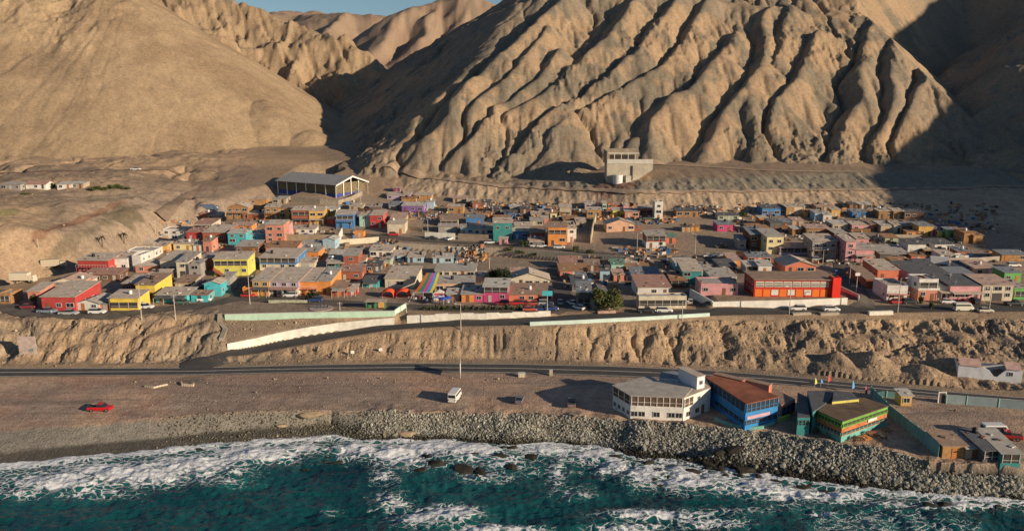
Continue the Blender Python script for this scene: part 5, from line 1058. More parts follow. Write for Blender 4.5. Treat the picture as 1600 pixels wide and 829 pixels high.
# green restaurant
Q4 = lambda x, y: (1220+x/3.605, 560+y/3.605)
o0 = gp(*Q4(318,435)); o0 = Vector((o0.x, o0.y, 5)); gz_ = 9.2; rp_ = rel0(roofpts([Q4(*q) for q in ((348,352),(603,266),(470,222),(330,215),(175,275))], gz_), o0)
root = empty('seaside_restaurant', o0, 0, 'green and orange striped wooden restaurant with brown roof beside the teal fence', 'restaurant')
gp_ = mat('bright_green_paint', (.16,.38,.07), .85, .35, .5, stain=.35); tq = mat('aqua_paint', (.14,.42,.37), .85, .35, .5, stain=.35); orr = mat('orange_boards', (.62,.22,.09), .85, .5, 1.2, wave=2)
polywall(root, 'lower_wall', rp_, -1, .95, tq); polywall(root, 'wall', rp_, .952, 2.6, orr); polywall(root, 'upper_wall', rp_, 2.602, gz_-5-.12, gp_)
c_ = sum(rp_, Vector())/5; MB().prism([(p.x,p.y) for p in [c_+(q-c_)*1.03 for q in rp_]], gz_-5.11, gz_-4.95).build('roof', mat('weathered_brown_roof', (.17,.115,.08), .9, .5, .4, .4), root)
for a, b, n_ in ((rp_[0], rp_[1], 11), (rp_[4], rp_[0], 9)):
    rim(root, a, b, 1.15, 1.75, n_, tq, shade); rim(root, a, b, 2.9, 3.5, n_, gp_, shade)
d = rp_[1]-rp_[0]; sg = MB().box(d.xy.length*.55, -.2, 2.15, d.xy.length*.75, -.155, 2.75).build('sign_board', whp, root); sg.location = (rp_[0].x, rp_[0].y, 0); sg.rotation_euler.z = math.atan2(d.y, d.x)
for (qs, z_, wc, rc, lb) in ((((180,300),(255,250),(330,180),(150,180)),9.4,'teal','d','dark green building with black roof behind the green restaurant'), (((95,330),(165,330),(150,215),(95,190)),8.6,'teal','d','narrow dark green shed left of the green restaurant'), (((290,240),(440,225),(400,190),(300,180)),9.9,'lime','d','small yellow-green roof room on the brown roofed restaurant')):
    pp = roofpts([Q4(*q) for q in qs], z_); oo = Vector((pp[0].x, pp[0].y, 5)); rr_ = empty('beach_building', oo, 0, lb, 'building'); pp = rel0(pp, oo); polywall(rr_, 'wall', pp, -1, z_-5.1, wallm(wc)); MB().prism([(p.x,p.y) for p in pp], z_-5.097, z_-4.98).build('roof', roofm(rc), rr_)
    rim(rr_, pp[0], pp[1], z_-5-1.6, z_-5-.6, 3, wallm(wc), shade)
def panel_fence(name, pts, h, m, mp_, label, step=2.2):
    rt_ = empty(name, pts[0], 0, label, 'fence'); o_ = pts[0]; pn = MB()
    for a, b in zip(pts[:-1], pts[1:]):
        n_ = max(1, int((b-a).length/step)); d = (b-a)/n_; rz = math.atan2(d.y, d.x); nr = Vector((-d.y, d.x, 0)).normalized()*.04
        for i in range(n_):
            p0 = a+d*i-o_; p1 = a+d*(i+1)-o_; q = [p0+nr, p0-nr, p1-nr, p1+nr]
            pn.prism([(v.x, v.y) for v in q], [p0.z-.3,p0.z-.3,p1.z-.3,p1.z-.3], [p0.z+h]*2+[p1.z+h]*2)
            MB().box(-.09,-.12,-.5,.09,.12,h+.15).build('post', mp_, rt_).location = p0
    pn.build('panel', m, rt_); return rt_
tl = mat('teal_panel', (.16,.33,.32), .8, .25, .5, stain=.2); tlp = mat('pale_teal_post', (.30,.46,.42), .8, .2)
panel_fence('panel_fence', G((1360,620),(1389,650),(1420,675),(1445,694),(1466,713)), 2.5, tl, tlp, 'tall teal panel fence running from the highway down to the shore')
panel_fence('panel_fence', G((1478,630),(1510,632),(1560,636),(1610,641)), 2.0, mat('grey_teal_panel', (.26,.33,.34), .8, .2), tlp, 'grey-teal panel fence along the highway behind the seaside yard', 3.4)
panel_fence('panel_fence', G((1362,618),(1385,620),(1407,622)), 1.4, tl, tlp, 'short teal fence beside the yellow kiosk')
# gateway
p = gp(1471,629); rr_ = empty('gateway', p, 0, 'white framed gateway opening at the end of the roadside fence', 'gate'); MB().box(-.9,-.1,0,-.7,.1,2.6).box(.7,-.1,0,.9,.1,2.6).box(-.7,-.1,2.4,.7,.1,2.6).build('frame', whp, rr_); MB().box(-.7,-.03,0,.7,.03,2.395).build('gate_leaf', doorc['c'], rr_)
# ruined white house
a, b = gp(1496,588), gp(1596,598); d = b-a; L = d.xy.length; rr_ = empty('ruined_house', a, math.atan2(d.y, d.x), 'roofless white house with pink gable ends below the cliff', 'house'); hh = 3.0
MB().exty([(0,-.6),(L,-.6),(L,hh),(L*.77,hh),(L*.70,hh*.72),(L*.62,hh*.3),(L*.57,hh*.3),(L*.5,hh*.72),(L*.38,hh),(0,hh)], 0, .3).exty([(0,-.6),(L,-.6),(L,hh*.8),(0,hh*.8)], 5.5, 5.8).box(0,.3,-.6,.3,5.5,hh).box(L-.3,.3,-.6,L,5.5,hh).build('wall', mat('ruin_white', (.80,.81,.82), .85, .2, .5, stain=.2), rr_)
for x0, x1 in ((.2, L*.36), (L*.74, L-.2)):
    MB().extx([(-.2,hh+.02),(2.9,hh+1.0),(2.9,hh+1.1),(-.2,hh+.12)], x0, x1).extx([(6,hh+.02),(2.9,hh+1.0),(2.9,hh+1.1),(6,hh+.12)], x0, x1).build('roof', mat('pink_sheet', (.62,.40,.33), .85, .3), rr_)
window('s', rr_, L*.82, 0, 1.9)
# red school
o0 = gp(1243,463.5); sc_ = scale_at(o0); w_ = 130/sc_; root = empty('school', o0, R(-1.5), 'long two-storey red and orange school building behind a white wall', 'school'); h_ = 27/sc_; d_ = 11.0
sr, so = mat('school_red', (.55,.05,.03), .75, .12, .5), mat('school_orange', (.80,.19,.03), .75, .12, .5); sw = mat('school_cream', (.70,.66,.56), .8, .15)
MB().prism([(-w_/2,0),(w_/2,0),(w_/2,d_),(-w_/2,d_)], -2, h_).build('wall', sr, root); MB().box(-w_/2-.3,-.6,h_+.003,w_/2+.1,d_+.3,h_+.25).build('roof', roofm('b'), root)
for i, c_ in enumerate('oowowowoo'):
    x0 = -w_/2+.3+i*(w_-3)/9; pw = (w_-3)/9-.35
    if c_ == 'o': MB().box(x0,-.07,.1,x0+pw,-.004,h_*.44).build('orange_panel', so, root)
    else:
        MB().box(x0,-.07,.5,x0+pw,-.004,h_*.42).build('shutter', sw, root)
for i in range(8):
    x0 = -w_/2+.4+i*(w_-3)/8; pw = (w_-3)/8-.25
    f_ = MB().box(x0,-.09,h_*.58,x0+pw,-.004,h_*.9).build('window', sw, root); b_ = MB(); 
    for k in range(3): b_.box(x0+.12,-.13,h_*(.61+.09*k),x0+pw-.12,-.092,h_*(.61+.09*k)+.2)
    b_.build('pane', glass, f_)
tx = w_/2-2.0; MB().box(tx,-1.0,-2,w_/2+.3,-.65,h_+.9).box(tx,-.65,-2,tx+.3,2.5,h_+.9).box(w_/2,-.65,-2,w_/2+.3,2.5,h_+.9).build('entrance_tower', mat('tower_red', (.80,.035,.02), .7, .1), root)
for k, zf in enumerate((1.6, h_*.72)):
    for yy in (2, 4.8, 7.6): window('s', root, -w_/2, yy, zf, R(-90))
# gym hall
a, b, c = gp(435,303), gp(525,309.5), gp(564,295); a.z = b.z; d = (b-a); L = d.xy.length; rz = math.atan2(d.y, d.x); s_ = scale_at(b); he = 20.5/s_; n_ = Vector((-d.y, d.x, 0)).normalized(); wd_ = 21.0
root = empty('sports_hall', a, rz, 'large open sided sports hall with grey gabled roof and white columns', 'sports hall'); wcol = mat('white_steel', (.74,.72,.68), .6, .1)
MB().box(0,0,-4,L,wd_,0).build('plinth', mat('concrete_plinth', (.32,.28,.24), .9, .3, .4), root)
MB().box(.2,.05,0.003,L-.2,.1,he*.3).box(.2,wd_-.3,0.003,L-.2,wd_-.2,he*.3).box(L-.2,.2,0.003,L-.1,wd_-.3,he*.3).build('blue_dado', mat('navy_paint', (.05,.07,.28), .8, .2), root)
MB().box(.2,.3,he*.3+.01,L-.3,.35,he*.93).box(L-.35,.4,he*.3+.01,L-.3,wd_-.4,he*1.1).box(.2,wd_-.5,he*.3,L-.3,wd_-.45,he).box(.2,.4,.01,.25,wd_-.4,he).build('mesh_wall', mat('ochre_mesh', (.20,.16,.09), .9, .6, 1.5), root)
for i in range(7): MB().box(L*i/6-.28,-.15,-.5,L*i/6+.28,.04,he).build('column', wcol, root)
for i in range(1,4): MB().box(L-.09,wd_*i/4-.25,-.5,L+.15,wd_*i/4+.25,he+2*min(i,4-i)*.9).build('column', wcol, root)
rh = 3.6; rf = MB()
for y0, y1 in ((-1.0,wd_/2),(wd_+1.0,wd_/2)): rf.extx([(y0,he-.2),(y1,he+rh),(y1,he+rh+.25),(y0,he+.05)], -1, L+1.2)
rf.build('roof', mat('grey_hall_roof', (.38,.37,.35), .7, .12, .3, .3, wave=.8), root)
fr = MB()
for y0, y1 in ((-1.0,wd_/2),(wd_+1.0,wd_/2)): fr.extx([(y0,he-.55),(y1,he+rh-.5),(y1,he+rh+.27),(y0,he+.07)], L+1.21, L+1.5)
fr.build('gable_fascia', wcol, root)
wall_line('plaza_wall', [gp(455,315), gp(500,318), gp(528,320), gp(548,314), gp(566,305)], 2.2, .4, mat('hall_wall', (.33,.28,.22), .9, .3, .5), 'long concrete wall in front of the sports hall', 'wall')
# water plant on the slope
o0 = gp(972,283); s_ = scale_at(o0); u_ = 1/s_; root = empty('water_plant', o0, R(-2), 'pale concrete waterworks stepped into the foot of the mountain', 'waterworks'); pc = mat('plant_concrete', (.52,.46,.36), .9, .25, .25, .1, stain=.3); pc2 = mat('plant_wall', (.60,.56,.48), .9, .2, .3)
MB().exty([(-24*u_,-2),(15*u_,-2),(24*u_,2*u_),(47*u_,18*u_),(47*u_,27*u_),(-24*u_,27*u_)], 0, 14).build('lower_wall', pc, root)
MB().box(-24*u_,-.2,27.1*u_,47*u_,.15,34*u_).build('parapet', pc2, root)
MB().box(-24.5*u_,.16,27.1*u_,-22.5*u_,22,46*u_).box(-22.4*u_,21,27.1*u_,32*u_,22,47*u_).build('upper_wall', mat('old_concrete',(.34,.28,.21),.9,.35,.4,.2), root); MB().box(-14*u_,20.9,27.1*u_,27*u_,20.996,37*u_).build('dark_opening', shade, root)
for i in range(5): MB().box((-20+11*i)*u_,14,27.1*u_,(-19+11*i)*u_,14.4,40*u_).build('frame_post', pc2, root)
MB().box(-20*u_,14,40*u_+.003,30*u_,14.5,41.5*u_).build('beam', pc2, root)
mb = MB(); mb.tube((-8*u_,-3.2,-1),(-8*u_,-3.2,11*u_),8*u_*.95,20); tk = mb.build('water_tank', mat('white_tank', (.68,.66,.62), .6, .1), root, False)
MB().box(5*u_,-3,-1,13*u_,-.01,9*u_).build('pump_house', pc2, root); MB().box(14*u_,-.4,2*u_,16*u_,-.01,24*u_).build('pipe_duct', shade, root)
# striped canopy ---------------------------------------------------------
cz = gp(658,470); root = empty('striped_canopy', cz, 0, 'big canopy of rainbow coloured cloth strips over the restaurant terrace', 'canopy'); s_ = scale_at(cz); 
Lf, Rt = gp(646,466), gp(676,466); wdt = (675.5-646.5)/s_; strips = [('orange',(.60,.16,.05)),('green',(.03,.28,.14)),('magenta',(.62,.08,.33)),('blue',(.12,.30,.62)),('yellow',(.72,.66,.08))]
x0 = (646.5-658)/s_; zf_, zb_, dd = 1.0+1.5, 5.2, 15.0
xx = [0,.22,.42,.62,.84,1.0]
for i, (nm, cc) in enumerate(strips):
    mb = MB(); N = 10; a0, a1 = x0+wdt*xx[i], x0+wdt*xx[i+1]; sk = 5.0/s_*1.0
    for j in range(N+1):
        t = j/N; y = .5+dd*t; z = zf_+(zb_-zf_)*t-.5*math.sin(math.pi*t); dx = (8/s_)*t*1.1
        mb.v += [(a0*(1-t*.25)+dx, y, z), (a1*(1-t*.25)+dx, y, z-.05), (a0*(1-t*.25)+dx, y, z+.04), (a1*(1-t*.25)+dx, y, z)]
    for j in range(N): k = j*4; mb.f += [(k,k+1,k+5,k+4),(k+2,k+6,k+7,k+3)]; mb.m += [0,0]
    mb.build('cloth_strip', mat('cloth_'+nm, cc, .9, .15, .6), root)
for x in (x0, x0+wdt*.5, x0+wdt):
    MB().tube((x,.4,-1),(x,.4,zf_),.09,6).build('pole', railm, root)
for x, t in ((x0-1.6,x0),(x0+wdt+1.6,x0+wdt)): MB().tube((x,-1.2,-.5),(t,.4,zf_-.1),.1,6).build('brace', mat('blue_steel',(.35,.38,.5),.6,.1), root)
MB().tube((x0,.4,zf_),(x0+wdt,.4,zf_),.08,6).build('beam', railm, root)
def tent(px0, px1, py, lb):
    p = gp((px0+px1)/2, py); s_ = scale_at(p); w = (px1-px0)/s_; h = 13/s_; rt_ = empty('dome_tent', p, 0, lb, 'tent', 'orange tents in front of the cream hall'); mb = MB(); n = 12; m_ = 8
    for j in range(m_+1):
        t = j/m_; y = w*1.0*t
        for i in range(n+1):
            a = math.pi*i/n; rr_ = .82+.18*math.sin(math.pi*t); mb.v.append((-w/2*math.cos(a)*rr_, y, .4+(h-.4)*math.sin(a)**.7*rr_ if 0<i<n else .3))
    for j in range(m_):
        for i in range(n): k = j*(n+1)+i; mb.f.append((k,k+1,k+n+2,k+n+1)); mb.m.append(0)
    o = mb.build('canopy', mat('tent_orange', (.85,.10,.03), .8, .12), rt_, True); so_ = o.modifiers.new('s','SOLIDIFY'); so_.thickness = .06
    lg = [MB().tube((x,y,-.5),(x,y,.5),.06,5).build('leg', railm, rt_) for x in (-w/2*.8, w/2*.8) for y in (.1, w*.9)]
tent(595.5,616.5,465.5,'left orange dome tent in front of the cream hall'); tent(617.5,640.5,465.5,'right orange dome tent beside the striped canopy')
# parasols, pergola stage, arch
for k, (a, b, cl_) in enumerate(((693,473,(.05,.10,.42)),(700,471.5,(.05,.10,.42)),(686,470.5,(.40,.34,.62)))):
    p = gp(a, b+4); rt_ = empty('parasol', p, 0, ['navy parasol nearest the coral house side of the terrace','navy parasol behind the other navy one','lilac parasol beside the rainbow canopy'][k], 'parasol'); MB().tube((0,0,-.3),(0,0,2.3),.04,6).build('pole', railm, rt_); mb = MB(); mb.tube((0,0,2.0),(0,0,2.65),1.5,8,.05); mb.build('cover', mat('parasol_%d'%k, cl_, .9, .1), rt_)
p = gp(587,484); s_ = scale_at(p); rt_ = empty('pergola', p, 0, 'green framed pergola kiosk above the mint wall', 'pergola'); gm_ = mat('dark_green_frame',(.08,.20,.12),.8,.2)
for x in (-2.6,0,2.6):
    for y in (0,2.4): MB().box(x-.12,y-.12,-.6,x+.12,y+.12,2.4).build('post', gm_, rt_)
MB().box(-3,-.4,2.403,3,2.8,2.5).build('roof', roofm('t'), rt_); MB().box(-2.45,2.2,0,-.2,2.27,1.9).build('back_panel', gm_, rt_); MB().box(.4,2.2,0,2.4,2.27,1.7).build('ochre_panel', wallm('ochre'), rt_)
p = gp(686,469); rt_ = empty('entrance_booth', p, 0, 'small white entrance booth with red striped gable beside the rainbow canopy', 'booth'); MB().box(-1.6,0,-.3,1.6,1.6,2.3).exty([(-1.6,2.3),(1.6,2.3),(0,3.1)],0,1.6).build('wall', wallm('white'), rt_); MB().box(-1.3,-.05,1.5,1.3,-.004,2.2).build('striped_board', mat('red_stripe',(.62,.12,.10),.8,.1,1,wave=1.2), rt_); put(DM['c'],'door',rt_,.5,0,-.1)
p = gp(502,481.5); rt_ = empty('plaza_monument', p, 0, 'small dark sculpture group on the round plaza disc', 'monument'); MB().tube((0,0,-.3),(0,0,.12),3.4,24).build('round_base', mat('disc_concrete',(.42,.35,.28),.9,.2), rt_)
for i,(x,h_) in enumerate(((-1,1.4),(-.2,1.9),(.8,1.2),(1.5,.9))): MB().tube((x,.2*i,.12),(x+.3,.2*i,h_),.28,7,.1).build('figure', mat('dark_bronze',(.08,.08,.10),.5,.3), rt_)
# leaning slab and edge-on billboard, small signs
p = gp(44,552); s_ = scale_at(p); rt_ = empty('billboard', p, R(3), 'weathered pinkish grey billboard leaning on the left cliff', 'billboard'); MB().box(-2.2,0,-.5,2.2,.18,4.6).build('panel', mat('peeling_board',(.48,.38,.34),.85,.35,.8,stain=.4), rt_); MB().tube((-1.5,.2,3.8),(-1.5,2.6,-.3),.07,6).build('strut', railm, rt_); MB().tube((1.5,.2,3.8),(1.5,2.6,-.3),.07,6).build('strut', railm, rt_)
mb = MB()
rg = random.Random(5)
for i in range(6): x = .2+i*.22; mb.tube((x,-.02,.5+.1*(i%2)),(x+.2,-.02,1.1+rg.random()*.3),.045,4)
mb.build('graffiti', mat('graffiti_teal',(.06,.20,.24),.8,.1), rt_)
p = gp(719.5,588); rt_ = empty('billboard', p, R(92.5), 'tall roadside billboard seen edge-on by the highway', 'billboard'); MB().box(-1.9,-.06,1.6,1.9,.06,3.9).build('panel', whp, rt_); MB().tube((-1.2,0,-.3),(-1.2,0,1.6),.08,6).build('post', railm, rt_); MB().tube((1.2,0,-.3),(1.2,0,1.6),.08,6).build('post', railm, rt_)
for a, b, lb in ((551,556,'small white road sign on the slope left of its twin'),(595,552,'small white road sign on the slope right of its twin')):
    p = gp(a, b); rt_ = empty('road_sign', p, R(10), lb, 'sign', 'small signs on the slope above the highway'); MB().box(-.45,-.03,.7,.45,.03,1.5).build('panel', whp, rt_); MB().box(-.04,-.02,-.2,.04,.02,.7).build('post', railm, rt_)
p = gp(815,588); rt_ = empty('concrete_box', p, R(5), 'small concrete utility box standing alone by the highway', 'utility box'); MB().box(-.8,-.5,-.2,.8,.5,.9).build('box_body', concw, rt_); MB().box(-.9,-.6,.903,.9,.6,1.0).build('lid', capw, rt_)
p = gp(861,586); rt_ = empty('concrete_box', p, R(-5), 'narrow tan concrete pillar right of the utility box', 'utility box'); MB().box(-.35,-.35,-.2,.35,.35,1.3).build('box_body', concw, rt_); MB().box(-.4,-.4,1.303,.4,.4,1.38).build('lid', capw, rt_)
wall_line('low_ruin', G((226,604),(240,606),(252,603),(262,601)), .4, .4, concw, 'broken low kerb of an old ring on the flat ground', 'ruin', .3)
wall_line('low_ruin', G((284,598),(284,602),(302,603),(303,600)), .5, .3, concw, 'small U shaped concrete remnant beside the broken ring', 'ruin', .3)
# feather flags
for a, b, hh, cc, lb in ((1272.7,606,3.6,(.62,.60,.12),'yellow-green feather flag behind the dark green building'),(1282,605,3.0,(.10,.30,.62),'blue feather flag between the yellow-green and red flags'),(1293.5,602,3.8,(.70,.06,.05),'red feather flag closest to the highway'),(1331,613,4.2,(.12,.38,.70),'tall sky blue feather flag above the brown roof'),(1351,622,4.2,(.65,.05,.07),'red feather flag beside the teal fence')):
    hh *= .72; p = gp(a, b); rt_ = empty('feather_flag', p, R(25), lb, 'flag', 'feather flags at the seaside restaurants'); MB().tube((0,0,0),(0,0,hh),.035,6).build('pole', railm, rt_); MB().exty([(.04,.9),(.75,1.1),(.55,hh*.7),(.04,hh)], -.02, .02).build('banner', mat('flag_%d'%int(a), cc, .8, .1), rt_)
# ---------------------------------------------------------------- street lamps and poles
polem = mat('pole_concrete', (.50,.45,.38), .85, .15)
for i, (a, b, top, arm, lb) in enumerate((
 (221.5,500,443,1,'tall lamp post in front of the yellow terrace house'),(274.5,500,460,0,'brown pole in front of the long turquoise house'),(390.5,475,431,1,'lamp post at the left end of the coloured row'),(531,484,471,0,'short white post on the empty plaza'),
 (635,488,472,0,'white post at the corner of the stepped white wall'),(720,516,474,1,'tall pole on the road edge below the magenta houses'),(668.6,364,343,1,'white lamp post at the dusty white yard wall'),(779,371,350,1,'pale lamp post in front of the big teal house'),
 (995,398,364,1,'thin lamp post below the peach bungalow'),(1086,396,365,1,'pale thick pole on the shaded hollow edge'),(1065.6,500,470,1,'lamp post at the aqua parapet beside the balcony house'),(1233,491,447,1,'lamp post in front of the red school'),
 (1337.7,456,430,2,'floodlight pole at the white wall end by the school'),(1327,443,411,1,'pole with round lamps behind the red school tower'),(1402.6,488,434,1,'tall lamp post in front of the white and red corner house'),(855,487,455,0,'pole carrying a turquoise board at the coral house corner'),
 (243,365,345,0,'short post on the shaded stream bank'),(350,337,320,0,'white post beside the orange wooden house'),(1285.6,411,390,1,'pole in front of the tented veranda house'),(1364,412,384,1,'pole in front of the pink street-top house'),(1480.6,412,384,1,'pole in front of the plain white garage'),
 (764.5,420,402,0,'thin pole on the bare slope beside the steps'),(894,388,372,1,'lamp post beside the narrow white house'),(1255,335,311,0,'bright post among the top right shacks'),(770,334,318,0,'pale pole at the scrap yards'),(564,323,296,1,'lamp mast at the right end of the sports hall'),(575,303,281,1,'floodlight mast right of the sports hall'),(1545,488,450,1,'lamp post before the cream house at the right end'),(60,388,372,0,'thin post at the foot of the left hillside'))):
    p = gp(a, b); h = (b-top)/scale_at(p)/math.cos(PITCH); rt_ = empty('street_lamp' if arm else 'utility_pole', p, 0, lb, 'lamp post' if arm else 'pole', 'poles and lamp posts of the village')
    MB().tube((0,0,-.5),(0,0,h),.14,8,.08).build('pole', polem, rt_)
    if arm == 1:
        sx = -1 if i % 2 else 1; MB().tube((0,0,h-.15),(sx*1.3,-.3,h+.15),.045,6).build('arm', polem, rt_); MB().box(sx*1.3-.3,-.42,h+.08,sx*1.3+.3,-.18,h+.22).build('lamp_head', wcol, rt_)
    elif arm == 2: MB().box(-.7,-.12,h-.1,.7,.12,h+.8).build('lamp_head', wcol, rt_)
    elif i == 15: MB().box(-1.4,-.1,h-1.2,1.4,-.02,h+.2).build('board', wallm('turq'), rt_)
    else: MB().box(-.7,-.06,h-.5,.7,.06,h-.38).build('crossarm', polem, rt_)
# ---------------------------------------------------------------- vehicles
tyre = mat('tyre', (.02,.02,.02), .9, .1); rimm = mat('wheel_rim', (.30,.30,.30), .4, .1, metal=.6); lampm = mat('headlight', (.75,.75,.72), .2, 0); tail = mat('tail_light', (.35,.02,.02), .3, 0)
def loft(st, mi=0):
    mb = MB()
    for (x, wb, wt, z0, z1) in st:
        zm = z0+(z1-z0)*.55; mb.v += [(x,-wb*.93,z0),(x,-wb,zm),(x,-wt,z1),(x,wt,z1),(x,wb,zm),(x,wb*.93,z0)]
    n = len(st)
    for k in range(n-1):
        for j in range(6): a = k*6+j; b = k*6+(j+1)%6; mb.f.append((a, b, b+6, a+6)); mb.m.append(mi)
    mb.f += [tuple(range(5,-1,-1)), tuple((n-1)*6+j for j in range(6))]; mb.m += [mi, mi]; return mb
CARM = {}
VT = dict(  # length, body stations, glass stations, roof, wheels x, radius
 suv=([(-2.25,.80,.74,.35,1.0),(-2.1,.88,.84,.3,1.08),(1.2,.90,.85,.28,1.05),(2.0,.88,.78,.3,.92),(2.3,.76,.68,.38,.75)], [(-2.1,.82,.70,1.0,1.05),(-1.85,.84,.68,1.0,1.62),(.35,.84,.68,1.0,1.62),(1.15,.82,.74,1.0,1.03)], (-1.9,.4,.69,1.62), (-1.4,1.42), .36),
 car=([(-2.1,.76,.70,.33,.88),(-1.9,.84,.78,.28,.95),(1.0,.86,.80,.26,.92),(1.85,.83,.72,.28,.78),(2.1,.70,.62,.36,.62)], [(-1.75,.76,.70,.88,.92),(-1.1,.78,.60,.88,1.40),(.2,.78,.60,.88,1.40),(1.0,.76,.70,.88,.9)], (-1.15,.25,.61,1.40), (-1.3,1.3), .31),
 pickup=([(-2.6,.84,.80,.42,1.02),(-2.5,.90,.86,.38,1.06),(1.3,.92,.86,.35,1.08),(2.3,.90,.80,.38,.98),(2.65,.80,.72,.45,.8)], [(-.55,.84,.78,1.02,1.06),(-.4,.84,.70,1.02,1.68),(.75,.84,.70,1.02,1.68),(1.4,.82,.76,1.02,1.07)], (-.45,.8,.71,1.68), (-1.6,1.65), .40),
 van=([(-2.6,.92,.86,.35,2.25),(-2.5,.97,.90,.3,2.35),(1.5,.97,.90,.3,2.35),(2.3,.94,.86,.3,1.25),(2.65,.84,.78,.4,.95)], [(-2.62,.80,.76,1.35,2.0),(-2.45,.985,.935,1.30,2.05),(1.45,.985,.935,1.30,2.05),(2.2,.90,.86,1.2,1.3)], None, (-1.7,1.7), .36),
 truck=([(1.7,1.05,1.0,.5,2.4),(1.75,1.1,1.05,.45,2.5),(3.2,1.1,1.0,.45,2.45),(3.55,1.05,.9,.5,1.4)], [(3.0,1.12,1.03,1.55,2.3),(3.45,1.07,.97,1.5,1.6)], None, (-2.6,2.6), .48))
def vehicle(kind, col, label, a, b, head=0, group='vehicles parked in the village', pt=None):
    p = pt or gp(a, b); rt_ = empty({'suv':'parked_car','car':'parked_car','pickup':'pickup_truck','van':'van','truck':'box_truck'}[kind], p, R(head), label, {'suv':'car','car':'car','pickup':'pickup truck','van':'van','truck':'truck'}[kind], group)
    key = (kind, col)
    if key not in CARM:
        pm = mat('car_paint_%s' % abs(hash(col)), col, .35, .06, 1, spec=.5); st, gl, rf_, wx_, r_ = VT[kind]; L = []
        bm_ = loft(st).mesh('body', pm); L.append(('body', bm_, (0,0,0))); L.append(('windows', loft(gl).mesh('windows', glass), (0,0,0)))
        if rf_: L.append(('roof', MB().prism([(rf_[0],-rf_[2]),(rf_[1],-rf_[2]),(rf_[1],rf_[2]),(rf_[0],rf_[2])], rf_[3], rf_[3]+.06).mesh('roof', pm), (0,0,0)))
        if kind == 'pickup': L.append(('cargo_bed', MB().box(-2.45,-.72,1.066,-.7,.72,1.075).mesh('cargo_bed', mat('bed_liner',(.05,.05,.05),.9,.2)), (0,0,0)))
        if kind == 'truck': L.append(('cargo_box', MB().box(-4.2,-1.2,.95,1.55,1.2,3.3).mesh('cargo_box', pm), (0,0,0))); L.append(('chassis', MB().box(-4.1,-.5,.55,2.5,.5,.94).mesh('chassis', tyre), (0,0,0)))
        wmh = MB().tube((0,-.11,0),(0,.11,0),r_,14).mesh('wheel', tyre); rmh = MB().tube((0,-.125,0),(0,.125,0),r_*.58,10).mesh('rim', rimm); hw_ = st[1][1]
        hl = MB().box(-.04,-.16,-.08,.04,.16,.08).mesh('headlight', lampm); tlm = MB().box(-.03,-.12,-.12,.03,.12,.12).mesh('tail_light', tail)
        CARM[key] = (L, wmh, rmh, hl, tlm, wx_, r_, hw_, st)
    L, wmh, rmh, hl, tlm, wx_, r_, hw_, st = CARM[key]
    for nm, me_, lo in L: put(me_, nm, rt_, *lo)
    for x in wx_:
        for sy in (-1, 1): w_ = put(wmh, 'wheel', rt_, x, sy*(hw_-.10), r_-.02); put(rmh, 'rim', w_, 0, 0, 0)
    for sy in (-1, 1):
        put(hl, 'headlight', rt_, st[-1][0]-.06, sy*(st[-1][1]-.22), st[-1][3]+(st[-1][4]-st[-1][3])*.7)
        xb = -4.22 if kind == 'truck' else st[0][0]; put(tlm, 'tail_light', rt_, xb, sy*(st[0][1]-.16), 1.0 if kind == 'truck' else st[0][3]+(min(st[0][4],1.1)-st[0][3])*.7)
    return rt_
WH, SV, RD, NV, DK, BG, GN, MR = (.70,.69,.66), (.38,.39,.40), (.45,.03,.03), (.03,.06,.18), (.04,.045,.05), (.45,.38,.28), (.08,.12,.10), (.20,.03,.04)
def cr(c, x, y): x0, y0, s_ = CR[c]; return x0+x/s_, y0+y/s_
